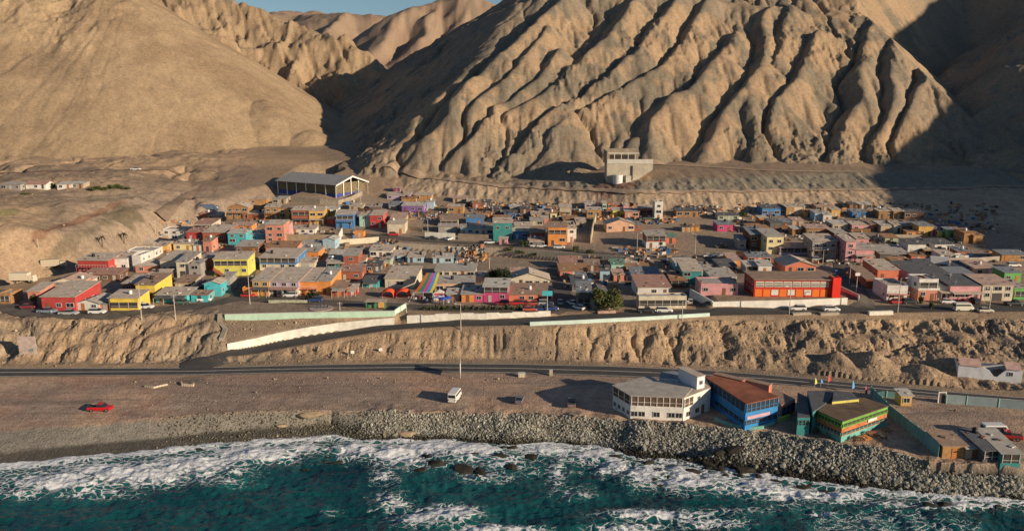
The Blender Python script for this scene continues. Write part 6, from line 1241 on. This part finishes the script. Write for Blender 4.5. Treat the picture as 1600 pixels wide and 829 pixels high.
for c, x, y, kind, col, head, lb in (
 ('A',295,385,'truck',(.66,.58,.44),2,'cream box truck on the dirt lane at the left edge'),('A',650,215,'truck',BG,25,'old beige truck parked beyond the cream box truck'),('A',335,690,'car',MR,10,'dark red car half in shadow at the street bend'),
 ('A',555,745,'pickup',(.20,.24,.30),0,'blue-grey pickup in front of the red corner house'),('A',810,768,'pickup',SV,0,'silver pickup in front of the red corner house'),('A',1145,752,'suv',WH,2,'white car in front of the small white gabled house'),
 ('B',190,695,'pickup',WH,3,'white pickup in front of the yellow terrace house'),('B',650,640,'suv',GN,5,'dark green van in front of the long turquoise house'),('B',900,605,'car',WH,8,'small white car in front of the turquoise gable'),
 ('D',130,556,'car',RD,0,'red car at the left end of the coloured row'),('D',635,556,'suv',WH,180,'white station wagon in front of the lilac and teal row house'),('D',925,612,'suv',NV,180,'dark blue car beside the plaza wall'),('D',530,545,'car',DK,90,'black car under the lilac row carport'),
 ('F',870,588,'suv',RD,5,'red car in front of the cream-yellow arched house'),('H',802,684,'pickup',WH,180,'white pickup on the upper street by the big teal house'),('H',1330,722,'car',WH,0,'white car under the tan carport roof, left one'),('H',1405,724,'car',WH,0,'white car under the tan carport roof, right one'),
 ('H',318,640,'car',WH,60,'white car behind the dusty white yard wall'),('H',125,632,'car',DK,0,'dark car below the dusty white yard wall'),('J',428,705,'suv',(.62,.60,.56),0,'pale minivan below the big orange house'),
 ('K',880,705,'pickup',DK,0,'black car in front of the balcony house'),('K',1100,700,'suv',WH,0,'white jeep with roof rack in front of the balcony house'),('K',1428,592,'car',(.60,.57,.50),75,'cream car in the lane right of the balcony house'),('K',36,662,'car',WH,130,'white car at the foot of the junction street'),
 ('I',1062,612,'suv',SV,0,'silver hatchback in front of the coral house'),('I',1010,680,'car',NV,0,'left navy car above the white wall end'),('I',1122,678,'suv',NV,0,'right navy car above the white wall end'),('I',862,686,'car',(.50,.10,.07),0,'faded red car on the planted terrace'),
 ('I',520,612,'suv',MR,180,'maroon car in front of the magenta two-storey house'),('I',690,612,'suv',RD,180,'red van in front of the coral house'),('I',775,612,'car',MR,180,'dark red car right of the red van'),('I',905,612,'car',(.40,.08,.06),180,'rust red car in front of the coral house'),
 ('I',1240,595,'car',SV,90,'silver car coming down the junction street'),('I',1390,605,'car',WH,125,'white sedan parked behind another on the junction'),
 ('R5',605,765,'suv',WH,180,'white car in front of the red school, left one'),('R5',822,770,'suv',WH,0,'white car in front of the red school, right one'),('M',432,88,'car',WH,0,'white car on the shaded upper street'),('M',535,78,'car',SV,0,'grey car on the shaded upper street'),
 ('L',1330,695,'pickup',DK,0,'dark pickup in the shaded hollow'),('L',425,345,'pickup',GN,0,'dark green jeep under the top row beside the tower house'),('P',425,468,'car',RD,0,'red car in front of the two-tone house'),('P',540,470,'suv',DK,0,'dark car right of the red car at the two-tone house'),
 ('P',890,466,'car',WH,0,'white car in front of the narrow white house'),('P',1042,468,'car',RD,90,'red car under the pink row carport'),('P',1130,462,'suv',DK,90,'dark car under the pink row carport'),('P',1508,486,'pickup',DK,0,'black pickup in front of the green house at the right end'),
 ('P',1035,535,'van',(.66,.64,.54),0,'cream white van driving on the terrace road'),('P',770,120,'truck',WH,160,'white truck parked behind the sloping dark roof'),('P',1500,128,'suv',WH,0,'white car upper right beside the tan block wall'),('P',1240,548,'car',(.55,.50,.42),0,'small pale car at the cliff edge'),
 ('N',1090,780,'suv',SV,0,'silver car below the tented veranda house'),('N',1240,795,'car',DK,20,'dark grey car right of the silver car at the veranda house'),('C',980,300,'truck',(.10,.13,.20),10,'dark blue truck in the shaded stream bed'),('Z',212,266,'pickup',WH,0,'tiny white pickup on the far left dirt track'),
 ('Q',1275,450,'pickup',RD,160,'red pickup beside the beach stalls'),('Q',1205,428,'van',WH,0,'white van parked behind the beach stalls')):
    CR['R5'] = (1100,300,4.144); px_, py_ = cr(c, x, y); vehicle(kind, col, lb, px_, py_, head)
vehicle('pickup', (.50,.015,.02), 'bright red pickup alone on the seaside flat', 157, 641, 2, 'vehicles on the seaside flat')
vehicle('van', WH, 'tall white van parked facing inland on the seaside flat', 711, 624, 78, 'vehicles on the seaside flat')
vehicle('car', (.16,.17,.19), 'small dark grey car right of the white van', 812, 627, 80, 'vehicles on the seaside flat')
vehicle('pickup', (.20,.18,.16), 'brown-grey jeep nearest the white restaurant', 893, 632, 85, 'vehicles on the seaside flat')
# picnic tables
for k, (x, y, cc, lb) in enumerate(((145,400,'orange','orange table left of the green restaurant corner'),(200,415,'brown','brown table left of the green restaurant corner'),(265,437,'wood','wooden table in front of the green restaurant corner'),(480,455,'orange','orange table right of the green restaurant'),(430,460,'brown','brown table in front of the green restaurant'),(510,430,'brick','dark red table right of the green restaurant'),(598,410,'dark','black table in the paved yard, farther one'),(568,447,'dark','black table in the paved yard, nearer one'))):
    p = gp(*Q4(x, y)); rt_ = empty('picnic_table', p, R(k*37), lb, 'table', 'tables around the green restaurant'); m_ = wallm(cc); MB().box(-.8,-.4,.7,.8,.4,.78).build('tabletop', m_, rt_)
    for sy in (-1, 1): MB().box(-.8,sy*.75-.14,.42,.8,sy*.75+.14,.47).build('bench', m_, rt_)
    for sx in (-.6, .6): MB().box(sx-.06,-.8,.25,sx+.06,.8,.33).box(sx-.06,-.06,-.1,sx+.06,.06,.7).build('leg', m_, rt_)
ORD = 'first second third fourth fifth sixth seventh eighth ninth tenth eleventh twelfth thirteenth fourteenth fifteenth sixteenth seventeenth eighteenth nineteenth twentieth twenty-first twenty-second'.split()
# ---------------------------------------------------------------- plants
def leafm(n, c): return mat('foliage_'+n, c, .8, .45, 1.2)
LV = dict(g=leafm('olive',(.075,.095,.03)), d=leafm('dark',(.022,.035,.016)), l=leafm('light',(.11,.15,.04)), a=leafm('autumn',(.16,.10,.035)))
barkm = mat('bark', (.12,.08,.05), .95, .3)
def crown(rx, ry, rz_, n, seed, ls=.22, clumps=14):
    rg = random.Random(seed); mb = MB(); cs = [(rg.uniform(-.75,.75)*rx, rg.uniform(-.75,.75)*ry, rg.uniform(.25,.85)*rz_, rg.uniform(.25,.5)) for _ in range(clumps)]
    for i in range(n):
        cx, cy, cz_, cr_ = rg.choice(cs); v = Vector((rg.gauss(0,1), rg.gauss(0,1), rg.gauss(0,1))).normalized()*rg.uniform(.55,1.05)*cr_
        p = Vector((cx+v.x*rx, cy+v.y*ry, max(.1, cz_+v.z*rz_*.8))); nn_ = (v+Vector((rg.uniform(-.6,.6),rg.uniform(-.6,.6),rg.uniform(-.2,.8)))).normalized(); u_ = nn_.orthogonal().normalized()*ls*rg.uniform(.6,1.4); w_ = nn_.cross(u_)
        mb.poly([p-u_-w_*.5, p+u_-w_*.5, p+u_*.6+w_*.7, p-u_*.6+w_*.7], rg.randrange(3) if rg.random() < .7 else 0)
    return mb
def plant(a, b, wpx, hpx, kind, seed, lb, name='shrub', cat='shrub', group=None, n=None):
    p = gp(a, b); s_ = scale_at(p); w = wpx/s_; h = hpx/s_; rt_ = empty(name, p, 0, lb, cat, group)
    ms_ = dict(g=[LV['g'],LV['l'],LV['d']], d=[LV['d'],LV['d'],LV['g']], a=[LV['g'],LV['a'],LV['l']])[kind]
    crown(w/2, w/2*.9, h, n or int(min(6000, 200+w*h*90)), seed, .11+w*.012, 8+int(w*2)).build('foliage', ms_, rt_)
    mb = MB(); mb.tube((0,0,-.3),(.1,0,h*.5),.05+w*.02,7,.03+w*.01)
    for k in range(4): an_ = k*1.7+seed; mb.tube((.06,0,h*.3),(math.cos(an_)*w*.25,math.sin(an_)*w*.25,h*.65),.03+w*.008,5,.02)
    mb.build('trunk', barkm, rt_)
plant(950,485,50,31,'a',1,'broad bushy olive green tree on the terrace road','tree','tree')
plant(770,442,26,22,'d',2,'dark tree on the left behind the magenta houses','tree','tree'); plant(786,444,26,24,'d',3,'dark tree on the right behind the magenta houses','tree','tree')
plant(917,474,18,14,'d',4,'dark shaded tree left of the broad bushy tree','tree','tree'); plant(490,466,22,11,'d',5,'dark low tree in front of the orange row house','tree','tree'); plant(57,477,14,19,'g',6,'leafy vine shrub on the corner of the narrow pinkish house','tree','tree')
plant(310,455,16,14,'d',7,'dark tree in the yard left of the turquoise gable','tree','tree'); plant(352,343,14,11,'g',8,'green bush beside the orange wooden house'); plant(520,338,15,10,'d',9,'dark bush left of the blue balcony house')
plant(818,385,14,10,'g',10,'green bush by the tan carport roof'); plant(899,393,11,9,'g',11,'bright bush below the narrow white house'); plant(922,396,12,7,'g',12,'bush below the curving cream wall'); plant(796,392,16,6,'g',13,'straggly bush under the retaining wall, left one'); plant(813,396,18,6,'g',14,'straggly bush under the retaining wall, middle one'); plant(832,399,14,5,'g',15,'straggly bush under the retaining wall, right one')
plant(82,294,13,8,'d',16,'dark tree beside the red-roofed farmhouse','tree','tree'); plant(1438,474,8,12,'d',17,'slim dark tree before the white framed house','tree','tree'); plant(1456,484,10,13,'g',18,'small tree in a brick planter on the terrace road','tree','tree'); plant(1160,338,14,7,'g',19,'green bush behind the magenta bungalow'); plant(1214,394,14,9,'g',20,'green bush at the pale yellow house'); plant(240,394,9,8,'g',21,'yellow-green bush beside the small ochre house')
plant(1445,388,10,7,'g',22,'yellow-green bush beside the white two-window house')
for i, (a, b, w_, h_) in enumerate(((143,298,12,5),(152,296,14,6),(163,297,13,5),(174,295,14,6),(186,294,14,6),(198,296,12,4),(40,304,12,3))): plant(a, b, w_, h_, 'g', 40+i, ORD[i]+' low green shrub from the left in the patch right of the compound' if i < 6 else 'low green shrub below the compound wall', group='shrubs near the compound' if i < 6 else None)
for i in range(22):
    a = 664+i*9.2; b = 484.5-abs(i-8)*.05; plant(a, b, 7, 6+(i*7%3), 'g', 60+i, ORD[i]+' small shrub from the left in the bed behind the stepped white wall', group='shrubs in the terrace bed')
def palm(a, b, hpx, seed, lb):
    p = gp(a, b); h = hpx/scale_at(p); rt_ = empty('palm_tree', p, 0, lb, 'palm tree'); MB().tube((0,0,-.3),(.2,0,h),.2,8,.13).build('trunk', barkm, rt_); mb = MB(); rg = random.Random(seed)
    for k in range(16):
        an_ = k*.3927*1.0+rg.random()*.3; dr = rg.uniform(-.1,.9); prev = Vector((.2,0,h)); d_ = Vector((math.cos(an_), math.sin(an_), dr))
        for j in range(4):
            nx_ = prev+d_*.55; wv_ = Vector((-d_.y, d_.x, 0)).normalized()*(.28*(1-j/5)); mb.poly([prev-wv_, prev+wv_, nx_+wv_*.8, nx_-wv_*.8]); prev = nx_; d_.z -= .45
    mb.build('crown', LV['d'], rt_)
palm(160,386,16,1,'left palm tree at the foot of the left hillside'); palm(194,380,15,2,'right palm tree at the foot of the left hillside')
# ---------------------------------------------------------------- people
def person_mesh(name, top, trou):
    sk = [(0,0,.95,.15),(0,0,1.2,.15),(0,0,1.42,.13),(0,0,1.53,.055),(0,.0,1.66,.10),(.10,0,.88,.09),(.12,.02,.5,.065),(.12,0,.08,.045),(.12,-.14,.05,.04),(-.10,0,.88,.09),(-.13,.0,.5,.065),(-.13,.05,.08,.045),(-.13,-.09,.05,.04),(.2,0,1.40,.06),(.26,0,1.12,.045),(.27,-.08,.86,.035),(-.2,0,1.40,.06),(-.26,0,1.12,.045),(-.27,-.08,.86,.035)]
    ed = [(0,1),(1,2),(2,3),(3,4),(0,5),(5,6),(6,7),(7,8),(0,9),(9,10),(10,11),(11,12),(2,13),(13,14),(14,15),(2,16),(16,17),(17,18)]
    me = bpy.data.meshes.new(name); me.from_pydata([q[:3] for q in sk], ed, []); o = bpy.data.objects.new(name, me); S.collection.objects.link(o)
    m_ = o.modifiers.new('k','SKIN'); o.modifiers.new('u','SUBSURF').levels = 1
    for v, q in zip(me.skin_vertices[0].data, sk): v.radius = (q[3], q[3])
    me.skin_vertices[0].data[0].use_root = True
    dg = bpy.context.evaluated_depsgraph_get(); out = bpy.data.meshes.new_from_object(o.evaluated_get(dg)); bpy.data.objects.remove(o)
    out.materials.clear()
    for x in (mat('skin',(.40,.24,.16),.7,.05), top, trou, mat('hair',(.02,.015,.01),.8,.1)): out.materials.append(x)
    for f in out.polygons:
        c = f.center; f.material_index = 3 if c.z > 1.68 or (c.z > 1.6 and c.y > .02) else 0 if c.z > 1.48 or (c.z < 1.1 and abs(c.x) > .2) else 1 if c.z > .92 else 2
    out.name = 'person'; return out
tops = [(.60,.58,.54),(.05,.15,.40),(.45,.05,.05),(.08,.08,.09),(.20,.35,.45)]
PM = [person_mesh('person', mat('shirt_%d'%i, t_, .9, .1), mat('trousers', (.05,.06,.10), .9, .1)) for i, t_ in enumerate(tops)]
rg = random.Random(9)
cn = ['white','blue','red','black','light blue']
def person(a, b, k, lb, grp=None, rz=0):
    p = gp(a, b); o = bpy.data.objects.new('person', PM[k]); o.location = p; o.rotation_euler.z = rz; link(o); tag(o, lb, 'person', grp)
person(81,493,4,'person in light blue walking on the street bend by the silver pickups', None, 1)
for i in range(10): person(650+i*2.9+rg.uniform(-1,1), 472+rg.uniform(-2,3), i % 5, 'diner in %s top, %s from the left below the rainbow canopy front' % (cn[i % 5].replace('light ','pale '), ORD[i]), 'diners at the rainbow canopy', rg.uniform(0,6))
for i in range(6): person(687+i*4.6, 476+rg.uniform(-1.5,2), (i+2) % 5, 'visitor in %s top, %s from the left near navy parasols' % (cn[(i+2) % 5].replace('light ','pale '), ORD[i]), 'visitors at the navy parasols', rg.uniform(0,6))
person(1188,651,0,'person in a white top beside the blue restaurant doorway', None, 2); 
# ---------------------------------------------------------------- rocks
def rock_mesh(name, m, seed, sub=2, squash=.75):
    bm_ = bmesh.new(); bmesh.ops.create_icosphere(bm_, subdivisions=sub, radius=1); rg = random.Random(seed)
    pl = [(Vector((rg.gauss(0,1),rg.gauss(0,1),rg.gauss(0,1))).normalized(), rg.uniform(.55,.85)) for _ in range(11)]
    for v in bm_.verts:
        for n_, d_ in pl:
            e_ = v.co.dot(n_)-d_
            if e_ > 0: v.co -= n_*e_
        v.co.z *= squash
    me = bpy.data.meshes.new(name); bm_.to_mesh(me); bm_.free()
    if m: me.materials.append(m)
    return me
def rmat(name, col, noise=.35):
    m_ = mat(name, col, .9, noise, 1.6, .5); return m_
rockc = [rmat('boulder_grey', (.27,.265,.23)), rmat('boulder_tan', (.34,.31,.25)), rmat('boulder_olive', (.18,.18,.145))]; wetc = rmat('wet_rock', (.035,.03,.022), .5)
BMs = [rock_mesh('boulder', rockc[i % 3], 100+i) for i in range(9)]; WMs = [rock_mesh('sea_rock', wetc, 200+i, 2, .6) for i in range(5)]
rg = random.Random(77)
Ua = [(px-800)/F for px in (1,)]
def bank(u, t):  # t 0 waterline .. 1 top of bank
    y1 = np.interp(u, R1[0], R1[1]); y2 = np.interp(u, R2[0], R2[1]); return y1+(y2-y1)*t
cand = []
ulo, uhi = ray(565,690)[0], ray(1640,760)[0]
while len(cand) < 25000:
    u = rg.uniform(ulo, uhi); t = rg.uniform(-.06, 1.04 if u > ray(830,650)[0] else 1.0); y = float(bank(u, t)); x = u*y
    hole = (math.hypot(x-gp(572,672).x, (y-gp(572,672).y)*.8) < 4)
    if hole or (u-ulo < .03 and rg.random() > (u-ulo)/.03): continue
    s_ = .12+.12*rg.random()+.24*rg.random()**3; cand.append((x, y, s_, t))
while len(cand) < 27500:   # darker pebbles and stones towards the left cove
    u_1 = ray(612,680)[0]; u = u_1-(u_1-ray(250,670)[0])*rg.random()**1.6; t = rg.uniform(0,1.0); y = float(bank(u, t)); cand.append((u*y, y, rg.uniform(.08,.24)*(1.7 if rg.random()<.08 else 1), t))
cand.sort(key=lambda q: -q[2]/q[1]*(q[0]/q[1] > ulo)); big, rest = cand[:290], cand[290:]
for k, (x, y, s_, t) in enumerate(big):
    o = bpy.data.objects.new('boulder', BMs[k % 9] if t > .12 else WMs[k % 5]); o.location = (x, y, gz(x, y)+s_*.35); s_ *= rg.uniform(1.0,1.6); o.scale = (s_, s_*rg.uniform(.7,1.1), s_*rg.uniform(.8,1.2)); o.rotation_euler = (rg.uniform(-.5,.5), rg.uniform(-.5,.5), rg.uniform(0,6)); link(o)
    tag(o, 'large angular boulder among the loose rubble of the seawall bank', 'boulder', 'large boulders of the rubble bank')
def merged(name, items, base, colfn, label, m_):
    bv = np.array([v.co[:] for v in base.vertices]); bf = np.array([p.vertices[:] for p in base.polygons]); n = len(items); nv = len(bv)
    r0 = np.random.default_rng(4); V = np.empty((n, nv, 3)); CC = np.empty((n, nv, 4))
    for i, (x, y, s_, t) in enumerate(items):
        a = r0.uniform(0, 6.28, 3); M = np.array(Matrix.Rotation(a[0],3,'X') @ Matrix.Rotation(a[1],3,'Y') @ Matrix.Rotation(a[2],3,'Z')); sc = s_*r0.uniform(.7,1.25,3)
        V[i] = (bv*sc)@M.T+np.array([x, y, gz(x, y)+s_*r0.uniform(.1,.45)]); CC[i] = (*colfn(t, r0), 1)
    me = bpy.data.meshes.new(name); me.from_pydata(V.reshape(-1,3).tolist(), [], (bf[None]+np.arange(n)[:,None,None]*nv).reshape(-1,3).tolist())
    at = me.attributes.new('soil','FLOAT_COLOR','POINT'); at.data.foreach_set('color', CC.reshape(-1).astype(np.float32)); me.materials.append(m_)
    return tag(link(bpy.data.objects.new(name, me)), label, kind='stuff')
def rc_(t, r0):
    k = r0.uniform(.5,1.45); c = np.array((.28,.275,.235)) if r0.random() < .7 else np.array((.20,.18,.145)); w = 1-np.clip((t+r0.uniform(-.08,.08)-.16)/.16, 0, 1); return c*k*(1-w)+np.array((.04,.036,.026))*w
stm = ground_mat('stone_surface', .15)
merged('pebbles', [q for q in rest if q[2] < .0 or q[0]/q[1] < ulo], rock_mesh('r', None, 302, 1, .7), lambda t, r0: np.array((.13,.12,.085))*r0.uniform(.5,1.5), 'dark stones and pebbles scattered left of the cove', ground_mat('pebble_surface', .1))
rest = [q for q in rest if q[0]/q[1] >= ulo]
merged('rubble', rest, rock_mesh('r', None, 300, 1, .9), rc_, 'loose grey rubble packed on the bank above the surf', stm)
sea_rocks = [(107,728,1.0),(149,727,1.3),(179,721,1.6),(230,714,1.6),(265,712,1.5),(311,703,1.7),(319,725,.7),(524,722,1.8),(516,714,1.3),(559,713,1.2),(480,731,.7),(680,724,2.0),(655,734,1.6),(592,723,1.0),(725,732,1.9),(780,714,1.9),(752,737,1.2),(697,694,1.3),(670,712,1.2),(640,728,1.1),(740,712,1.5),(800,730,1.3),(1025,735,1.9),(1040,746,2.0),(1050,758,1.7),(1012,726,1.6),(985,730,1.5),(1165,738,1.9),(1065,752,1.5),(1100,748,1.5),(1475,790,1.8),(1455,791,1.4),(1145,724,1.6),(1020,750,1.6),(1035,762,1.3),(1080,738,1.6),(1110,730,1.5),(905,702,1.4),(880,700,1.1),(1250,762,1.5),(1210,752,1.3),(1290,770,1.3),(540,696,1.6),(530,690,1.3),(490,691,1.6),(470,696,1.2),(350,701,1.1),(400,696,1.2),(430,694,.9),(830,712,1.2),(860,706,1.1),(965,716,1.5),(800,700,1.3),(1130,742,1.4),(20,748,.8),(1560,790,1.2)]
for k, (a, b, s_) in enumerate(sea_rocks):
    p = atZ(a, b, 0); o = bpy.data.objects.new('sea_rock', WMs[k % 5]); o.location = (p.x, p.y, max(gz(p.x, p.y), -.3)+.05*s_); s_ *= 1.3 if a > 600 else .75; o.scale = (s_*rg.uniform(.8,1.2), s_*rg.uniform(.5,.9), s_*rg.uniform(.6,.95)); o.rotation_euler = (rg.uniform(-.2,.2), rg.uniform(-.2,.2), rg.uniform(-.5,.5)); link(o); tag(o, 'dark wet rock washed by the white surf', 'sea rock', 'wet rocks in the surf')
    for j in range(3):     # fragments around it, one mesh each
        o2 = bpy.data.objects.new('sea_rock', WMs[(k+j+1) % 5]); o2.location = (p.x+rg.uniform(-1.6,1.6)*s_, p.y+rg.uniform(-1,1)*s_, max(gz(p.x,p.y),-.3)); q_ = s_*rg.uniform(.25,.6); o2.scale = (q_*1.3, q_, q_); o2.rotation_euler.z = rg.uniform(0,6); link(o2); tag(o2, 'dark wet rock washed by the white surf', 'sea rock', 'wet rocks in the surf')
# pale outcrops on the beach crest
for a, b, s_, lb in ((487,647,2.2,'pale flat outcrop at the top of the cove'),(438,664,1.2,'pinkish boulder on the dark pebbles left of the cove'),(640,677,1.8,'tan flat boulder on the rubble bank right of the cove'),(755,696,1.1,'rusty red block at the waterline')):
    p = gp(a, b); o = bpy.data.objects.new('outcrop', rock_mesh('outcrop', rmat('outcrop_'+str(a), (.40,.30,.19) if a != 755 else (.30,.07,.04)), a, 2, .6)); o.location = p; o.scale = (s_*1.5, s_*.7, s_*.6); link(o); tag(o, lb, 'boulder')
# stones on cliffs, hillsides and heaps
st_ = []
rg = random.Random(5)
for i in range(5200):
    a = rg.uniform(-20,1620); z_ = rg.random()
    b = rg.uniform(500,600) if z_ < .5 else rg.uniform(264,330) if z_ < .75 and (a < 330 or a > 640) else rg.uniform(240,440) if a < 230 else rg.uniform(560,700) if rg.random() < .35 else rg.uniform(500,560)
    p = gp(a, b); 
    if p.y > 480: continue
    u_ = p.x/p.y; tt = float(np.interp(p.y, *[q[:, 0] for q in profiles(np.array([u_]))][:1], idx)) if 0 else float(np.interp(p.y, profiles(np.array([u_]))[0][:,0], idx))
    if IX['R3']-.15 < tt < IX['R4']+.15 or IX['R6']-.1 < tt < IX['R7b']+.3: continue
    if abs(p.x-(-12)) < 0: continue
    st_.append((p.x, p.y, rg.uniform(.07,.22)*(2.2 if rg.random() < .06 else 1), 1))
merged('stones', st_, rock_mesh('r', None, 301, 1, .9), lambda t, r0: np.array((.33,.25,.17))*r0.uniform(.6,1.3), 'scattered stones on the cliffs and bare slopes', stm)
# scrap, planks and pallets lying about the yards
ym = [mat('scrap_wood',(.28,.19,.12),.9,.4), mat('scrap_dark',(.07,.07,.08),.8,.4), mat('scrap_pale',(.50,.47,.42),.8,.4), mat('scrap_rust',(.32,.14,.08),.8,.4), mat('scrap_blue',(.06,.16,.34),.8,.3), mat('scrap_orange',(.58,.26,.08),.8,.3)]
mb = MB(); rg = random.Random(12)
ZN = [(735,860,318,345,520),(620,700,318,345,120),(860,1000,318,345,160),(1060,1130,322,338,110),(1140,1560,318,365,560),(1180,1500,355,400,320),(880,1090,400,450,260),(560,640,385,445,160),(1240,1560,385,450,260),(250,420,345,400,160),(380,560,330,395,220),(540,560,310,330,20),(960,1060,385,398,60),(1000,1060,335,350,60),(700,760,385,412,110),(590,625,375,388,60)]
for (a0, a1, b0, b1, n_) in ZN:
    for i in range(n_):
        p = gp(rg.uniform(a0, a1), rg.uniform(b0, b1)); w, d, h = rg.uniform(.15,1.1), rg.uniform(.1,.7), rg.uniform(.1,1.0)*(1.6 if rg.random() < .12 else 1)
        an_ = rg.uniform(0,3.14); c_, s_ = math.cos(an_), math.sin(an_); k = len(mb.v); mb.box(-w, -d, -.2, w, d, h, rg.choice((0,0,0,1,1,2,2,3,4,5)))
        sh = rg.uniform(-.3,.3)
        for q in range(k, k+8): vx, vy, vz = mb.v[q]; vx += sh*vz; mb.v[q] = (p.x+vx*c_-vy*s_, p.y+vx*s_+vy*c_, p.z+vz)
tag(mb.build('yard_scrap', ym), 'scrap wood, sheets and odds heaped in the yards between the shacks', kind='stuff')
# plank fences between yards
fences = [(1190,356,1240,358),(1300,352,1350,354),(1380,372,1440,372),(1150,398,1180,400),(730,352,760,356),(842,346,862,347),(1010,332,1040,334),(1400,356,1430,357),(1440,362,1475,364),(600,345,622,350),(640,358,660,362),(560,330,590,332),(1330,362,1360,363),(450,355,480,357),(300,372,330,374),(340,402,360,404),(470,402,500,403),(540,415,560,417),(880,430,905,440),(1010,445,1040,450),(1120,425,1150,430),(1210,345,1240,346),(1270,392,1290,396),(1480,395,1510,396),(1500,440,1530,442),(1345,398,1370,400)]
dn = ['pale','brown','weathered','leaning','patched']
for i, (a, b, c, d) in enumerate(fences):
    near = min(HOUSES, key=lambda o: (o.location-gp((a+c)/2, (b+d)/2)).length); rt_ = wall_line('plank_fence', [gp(a, b), gp(c, d)], 1.5, .08, wallm(('wood','ply','beige','brown')[i % 4]), ('brown','golden','pale','dark')[i % 4]+' plank fence by the '+' '.join(str(near['label']).split()[:11]), 'fence', .4)
